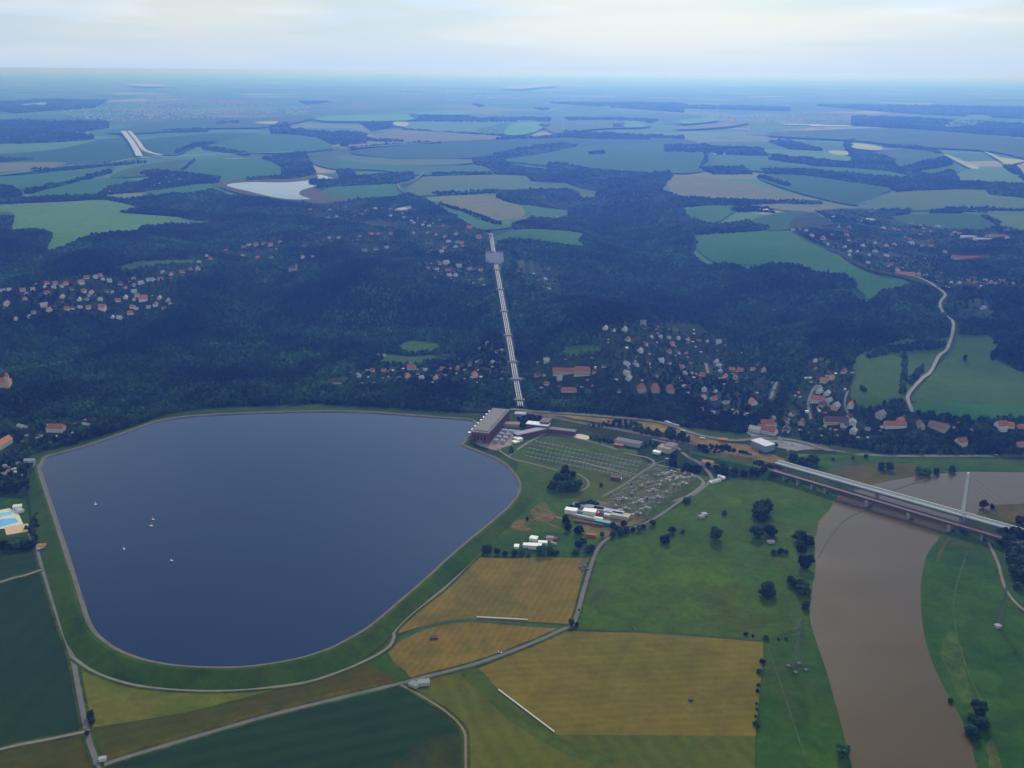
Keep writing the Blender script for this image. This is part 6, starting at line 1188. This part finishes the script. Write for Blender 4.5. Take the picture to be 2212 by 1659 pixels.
VILLP = [  # (polygon, density) thinner, smaller garden trees among houses
    (T(0, 1, [(-700, 180), (0, 200), (500, 130), (800, 140), (1250, 70), (1400, 0), (1420, 50), (1150, 180), (1180, 330), (880, 410), (700, 420), (250, 400), (-700, 400)]), 0.52),
    (T(0, 0, [(1400, 1600), (1850, 1560), (2212, 1530), (2212, 1600), (1850, 1620), (1650, 1680), (1450, 1670)]), 0.72),
    (T(1, 0, [(-250, 1340), (420, 1310), (560, 1400), (720, 1480), (900, 1500), (930, 1580), (800, 1640), (560, 1660), (400, 1500), (0, 1440), (-250, 1440)]), 0.52),
    (T(1, 0, [(0, 1510), (400, 1500), (500, 1540), (350, 1650), (80, 1660)]), 0.72),
    (T(1, 1, [(520, 40), (800, 30), (960, 80), (950, 200), (600, 160)]), 0.65), (T(1, 1, [(1110, 60), (1400, 60), (1420, 240), (1280, 250)]), 0.72),
    (T(1, 1, [(0, 760), (400, 700), (700, 700), (960, 560), (1060, 620), (1080, 830), (900, 830), (600, 830), (0, 840)]), 0.72),
    (T(1, 1, [(1190, 680), (1650, 660), (1680, 450), (2212, 420), (2212, 900), (1900, 910), (1700, 880), (1250, 860)]), 0.58),
    (T(2, 1, [(0, 420), (280, 540), (560, 740), (620, 900), (480, 1040), (200, 1050), (100, 950), (0, 900)]), 0.61),
    (T(2, 1, [(640, 1000), (800, 680), (1000, 660), (1120, 760), (1080, 900), (1180, 1000), (1350, 1040), (1700, 1080), (2300, 1090), (2300, 1160), (1700, 1130), (1200, 1190), (700, 1190)]), 0.61),
    (T(2, 0, [(690, 1490), (850, 1380), (1250, 1370), (1500, 1480), (2200, 1500), (2300, 1600), (1620, 1640), (1500, 1680), (1050, 1660)]), 0.52),
    (T(2, 1, [(1040, -20), (1650, 0), (1700, 130), (2212, 150), (2212, 220), (1700, 220), (1400, 140), (1180, 90)]), 0.55), ([(-700, 900), (250, 906), (180, 945), (64, 985), (60, 1060), (-700, 1060)], .6),
    (T(2, 1, [(1760, 290), (2010, 290), (2010, 420), (1780, 420)]), 0.20),
]
clear = [T(1, 1, [(250, 690), (300, 640), (430, 655), (750, 640), (770, 680), (500, 700), (300, 708)]), T(1, 1, [(350, 600), (460, 550), (640, 575), (650, 620), (430, 640)]), T(1, 1, [(2110, 450), (2212, 440), (2340, 450), (2350, 520), (2220, 525)]), T(1, 1, [(1120, 30), (1280, 40), (1310, 120), (1210, 130), (1150, 80)]),
         T(1, 0, [(150, 1445), (250, 1440), (430, 1460), (360, 1485), (200, 1475)]), T(0, 1, [(750, 80), (900, 40), (1250, 30), (1300, 45), (1000, 80), (830, 110)]), T(2, 1, [(950, 225), (1060, 222), (1080, 235), (960, 240)]), T(1, 1, [(1400, 600), (1600, 580), (1700, 600), (1650, 640), (1450, 650)]),
         T(2, 1, [(1900, 1080), (2300, 1080), (2300, 1100), (1900, 1095)]), T(2, 1, [(580, 840), (620, 830), (610, 900), (570, 930)])]
def sheds(name, vi, n, lab):
    sets = {k: MB() for k in ('grey_sheet', 'orange_tiles', 'white_render', 'brown_tiles', 'pale_sheet')}
    for i in vi:
        P = np.array(VILLP[i][0]); x0, y0 = P.min(0); x1, y1 = P.max(0); pts_ = []
        while len(pts_) < n:
            a_ = rng.uniform(max(x0, -100), min(x1, 2300)); b_ = rng.uniform(y0, y1)
            if inside(np.array([a_]), np.array([b_]), P)[0]: pts_.append((a_, b_))
        for p in G(pts_):
            w, l, h = random.uniform(3, 6.5), random.uniform(3.5, 7.5), random.uniform(2.6, 4.2); m4 = Matrix.Translation(Vector(p)) @ Matrix.Rotation(random.uniform(0, 3), 4, 'Z')
            sets[random.choice(['grey_sheet', 'grey_sheet', 'orange_tiles', 'white_render', 'brown_tiles', 'pale_sheet'])].box(-w / 2, w / 2, -l / 2, l / 2, -1, h, m4)
            KEEP.append((p[0], p[1], 4.5))
            if random.random() < .6: KEEP.append((p[0], p[1] - 8, 5))
    V = []; Fc = []; mi = []; me_ = bpy.data.meshes.new(name)
    for i, (k, b_) in enumerate(sets.items()):
        o_ = len(V); V += b_.v; Fc += [tuple(j + o_ for j in f) for f in b_.f]; mi += [i] * len(b_.f); me_.materials.append(MATS[k])
    me_.from_pydata(V, [], Fc); me_.polygons.foreach_set('material_index', mi); me_.update(); setp(link(name, me_), lab, 'sheds', None, 'stuff')
sheds('garden_sheds', [0, 1, 2, 3, 4, 5], 36, 'little sheds and garages among the gardens of the hilltop and hillside villages')
sheds('garden_sheds', [6, 7, 8, 9], 48, 'little sheds and garages among the gardens at the foot of the hill')
sheds('garden_sheds', [10, 11, 12], 40, 'little sheds and garages among the gardens of the outer villages')
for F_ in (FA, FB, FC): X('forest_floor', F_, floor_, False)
for F_ in clear: X('clearing', F_, pl1)
for F_, _ in VILLP: X('garden_land', F_, gardn)
# candidate places, row by row, wider apart with distance
rows = []; yy = 1000.
while yy < 14500:
    sp = 8.6 * max(1, (yy / 3000) ** 1.15); half = .6 * yy + 250
    n = int(2 * half / sp); xx = -half + sp * (np.arange(n) + rng.random(n)); rows.append(np.stack([xx, yy + sp * .8 * (rng.random(n) - .5), np.full(n, sp)], 1)); yy += sp * .88
C = np.concatenate(rows); zz = H(C[:, 0], C[:, 1]); px, py = proj(C[:, 0], C[:, 1], zz)
keep = np.zeros(len(C), bool); big = np.zeros(len(C), bool)
for F_ in (FA, FB, FC): big |= inside(px, py, F_)
keep |= big
for F_ in far_w + valley_w: keep |= inside(px, py, F_)
for F_ in clear: keep &= ~inside(px, py, F_)
scl = rng.uniform(.8, 1.25, len(C)); u = rng.random(len(C))
for F_, dn in VILLP:
    i_ = inside(px, py, F_) & keep; keep &= ~(i_ & (u > dn + .3 * (C[:, 1] > 2900))); scl = np.where(i_, scl * np.where(C[:, 1] > 2900, .82, .72), scl)
low = np.zeros(len(C), bool)
for F_ in valley_w[:-1]: low |= inside(px, py, F_)
scl = np.where(low, scl * .7, scl)
C = C[keep]; zz = zz[keep]; scl = scl[keep]; px = px[keep]; py = py[keep]; big = big[keep]
for P_, w_ in ROADS:
    for p in P_: KEEP += [(p[0], p[1], w_ * .5 + 5), (p[0], p[1] - 11, w_ * .5 + 5)]
K_ = np.array(KEEP); ok = np.ones(len(C), bool); near = C[:, 1] < 4600
for a_, b_, r_ in K_: ok &= ~(near & ((C[:, 0] - a_) ** 2 + (C[:, 1] - b_) ** 2 < r_ * r_))
C = C[ok]; zz = zz[ok]; scl = scl[ok]; big = big[ok]; px = px[ok]
print('woodland trees', len(C))
REF = [FIRST[k] for k in range(5)]
def wood(name, label, sel):
    P = np.column_stack([C[sel, 0], C[sel, 1], zz[sel] + .5 + 5 * (fbm(C[sel, 0], C[sel, 1], 70, 2) + .35)]); n = len(P)
    me_ = bpy.data.meshes.new(name); me_.vertices.add(n); me_.vertices.foreach_set('co', P.ravel())
    s_ = C[sel, 2] * .62 * scl[sel] * (1 + .5 * fbm(C[sel, 0] + 77, C[sel, 1], 110, 2))
    a1 = me_.attributes.new('tree_scale', 'FLOAT_VECTOR', 'POINT'); a1.data.foreach_set('vector', np.column_stack([s_, s_, s_ * rng.uniform(.9, 1.5, n) * np.clip(1.25 - C[sel, 1] / 16000, .45, 1.1)]).ravel())
    a2_ = me_.attributes.new('tree_turn', 'FLOAT', 'POINT'); a2_.data.foreach_set('value', rng.random(n) * 6.28)
    a3 = me_.attributes.new('tree_kind', 'INT', 'POINT'); a3.data.foreach_set('value', rng.integers(0, 5, n).astype(np.int32))
    o_ = link(name, me_); setp(o_, label, 'wood', None, 'stuff')
    g = bpy.data.node_groups.new(name, 'GeometryNodeTree'); g.interface.new_socket('Geometry', in_out='INPUT', socket_type='NodeSocketGeometry'); g.interface.new_socket('Geometry', in_out='OUTPUT', socket_type='NodeSocketGeometry')
    N = g.nodes.new; K = g.links.new; gi = N('NodeGroupInput'); go = N('NodeGroupOutput'); mp_ = N('GeometryNodeMeshToPoints'); K(gi.outputs[0], mp_.inputs[0]); jo = N('GeometryNodeJoinGeometry')
    def attr(nm, dt):
        a = N('GeometryNodeInputNamedAttribute'); a.data_type = dt; a.inputs['Name'].default_value = nm; return next(x for x in a.outputs if x.enabled)
    sc_ = attr('tree_scale', 'FLOAT_VECTOR'); tu = attr('tree_turn', 'FLOAT'); kd = attr('tree_kind', 'INT'); cx = N('ShaderNodeCombineXYZ'); K(tu, cx.inputs[2])
    for k in range(5):
        cp_ = N('FunctionNodeCompare'); cp_.data_type = 'INT'; cp_.operation = 'EQUAL'
        i_ = [x for x in cp_.inputs if x.enabled]; K(kd, i_[0]); i_[1].default_value = k
        oi = N('GeometryNodeObjectInfo'); oi.transform_space = 'ORIGINAL'; oi.inputs['Object'].default_value = REF[k]; oi.inputs['As Instance'].default_value = True
        ip = N('GeometryNodeInstanceOnPoints'); K(mp_.outputs[0], ip.inputs['Points']); K(cp_.outputs[0], ip.inputs['Selection']); K(oi.outputs['Geometry'], ip.inputs['Instance']); K(cx.outputs[0], ip.inputs['Rotation']); K(sc_, ip.inputs['Scale']); K(ip.outputs[0], jo.inputs[0])
    K(jo.outputs[0], go.inputs[0]); md = o_.modifiers.new('scatter', 'NODES'); md.node_group = g
yC = C[:, 1]
wood('forest', 'dark mixed forest covering the hill between the lake and the plateau', big & (px < 1095))
wood('forest', 'dark mixed forest filling the valley and slopes on the river side of the pipeline', big & (px >= 1095))
wood('hedgerow_trees', 'hedges and small woods around the plant and river meadows', (~big) & (yC < 1750))
wood('hedgerow_trees', 'distant hedges and copses between the plateau fields', (~big) & (yC >= 1750))

# ================================================================== haze
hm = bpy.data.materials.new('haze'); hm.use_nodes = True; n_ = hm.node_tree; n_.nodes.clear()
ho = n_.nodes.new('ShaderNodeOutputMaterial'); pv = n_.nodes.new('ShaderNodeVolumePrincipled')
pv.inputs['Color'].default_value = (.10, .255, 1, 1); pv.inputs['Density'].default_value = 1.42e-4; pv.inputs['Anisotropy'].default_value = .6; pv.inputs['Absorption Color'].default_value = (.93, .91, 1, 1)
n_.links.new(pv.outputs[0], ho.inputs['Volume'])
hz = MB().box(-180000, 180000, -4000, 275000, -8, 602).build('haze', hm); setp(hz, kind='stuff')
print('done')
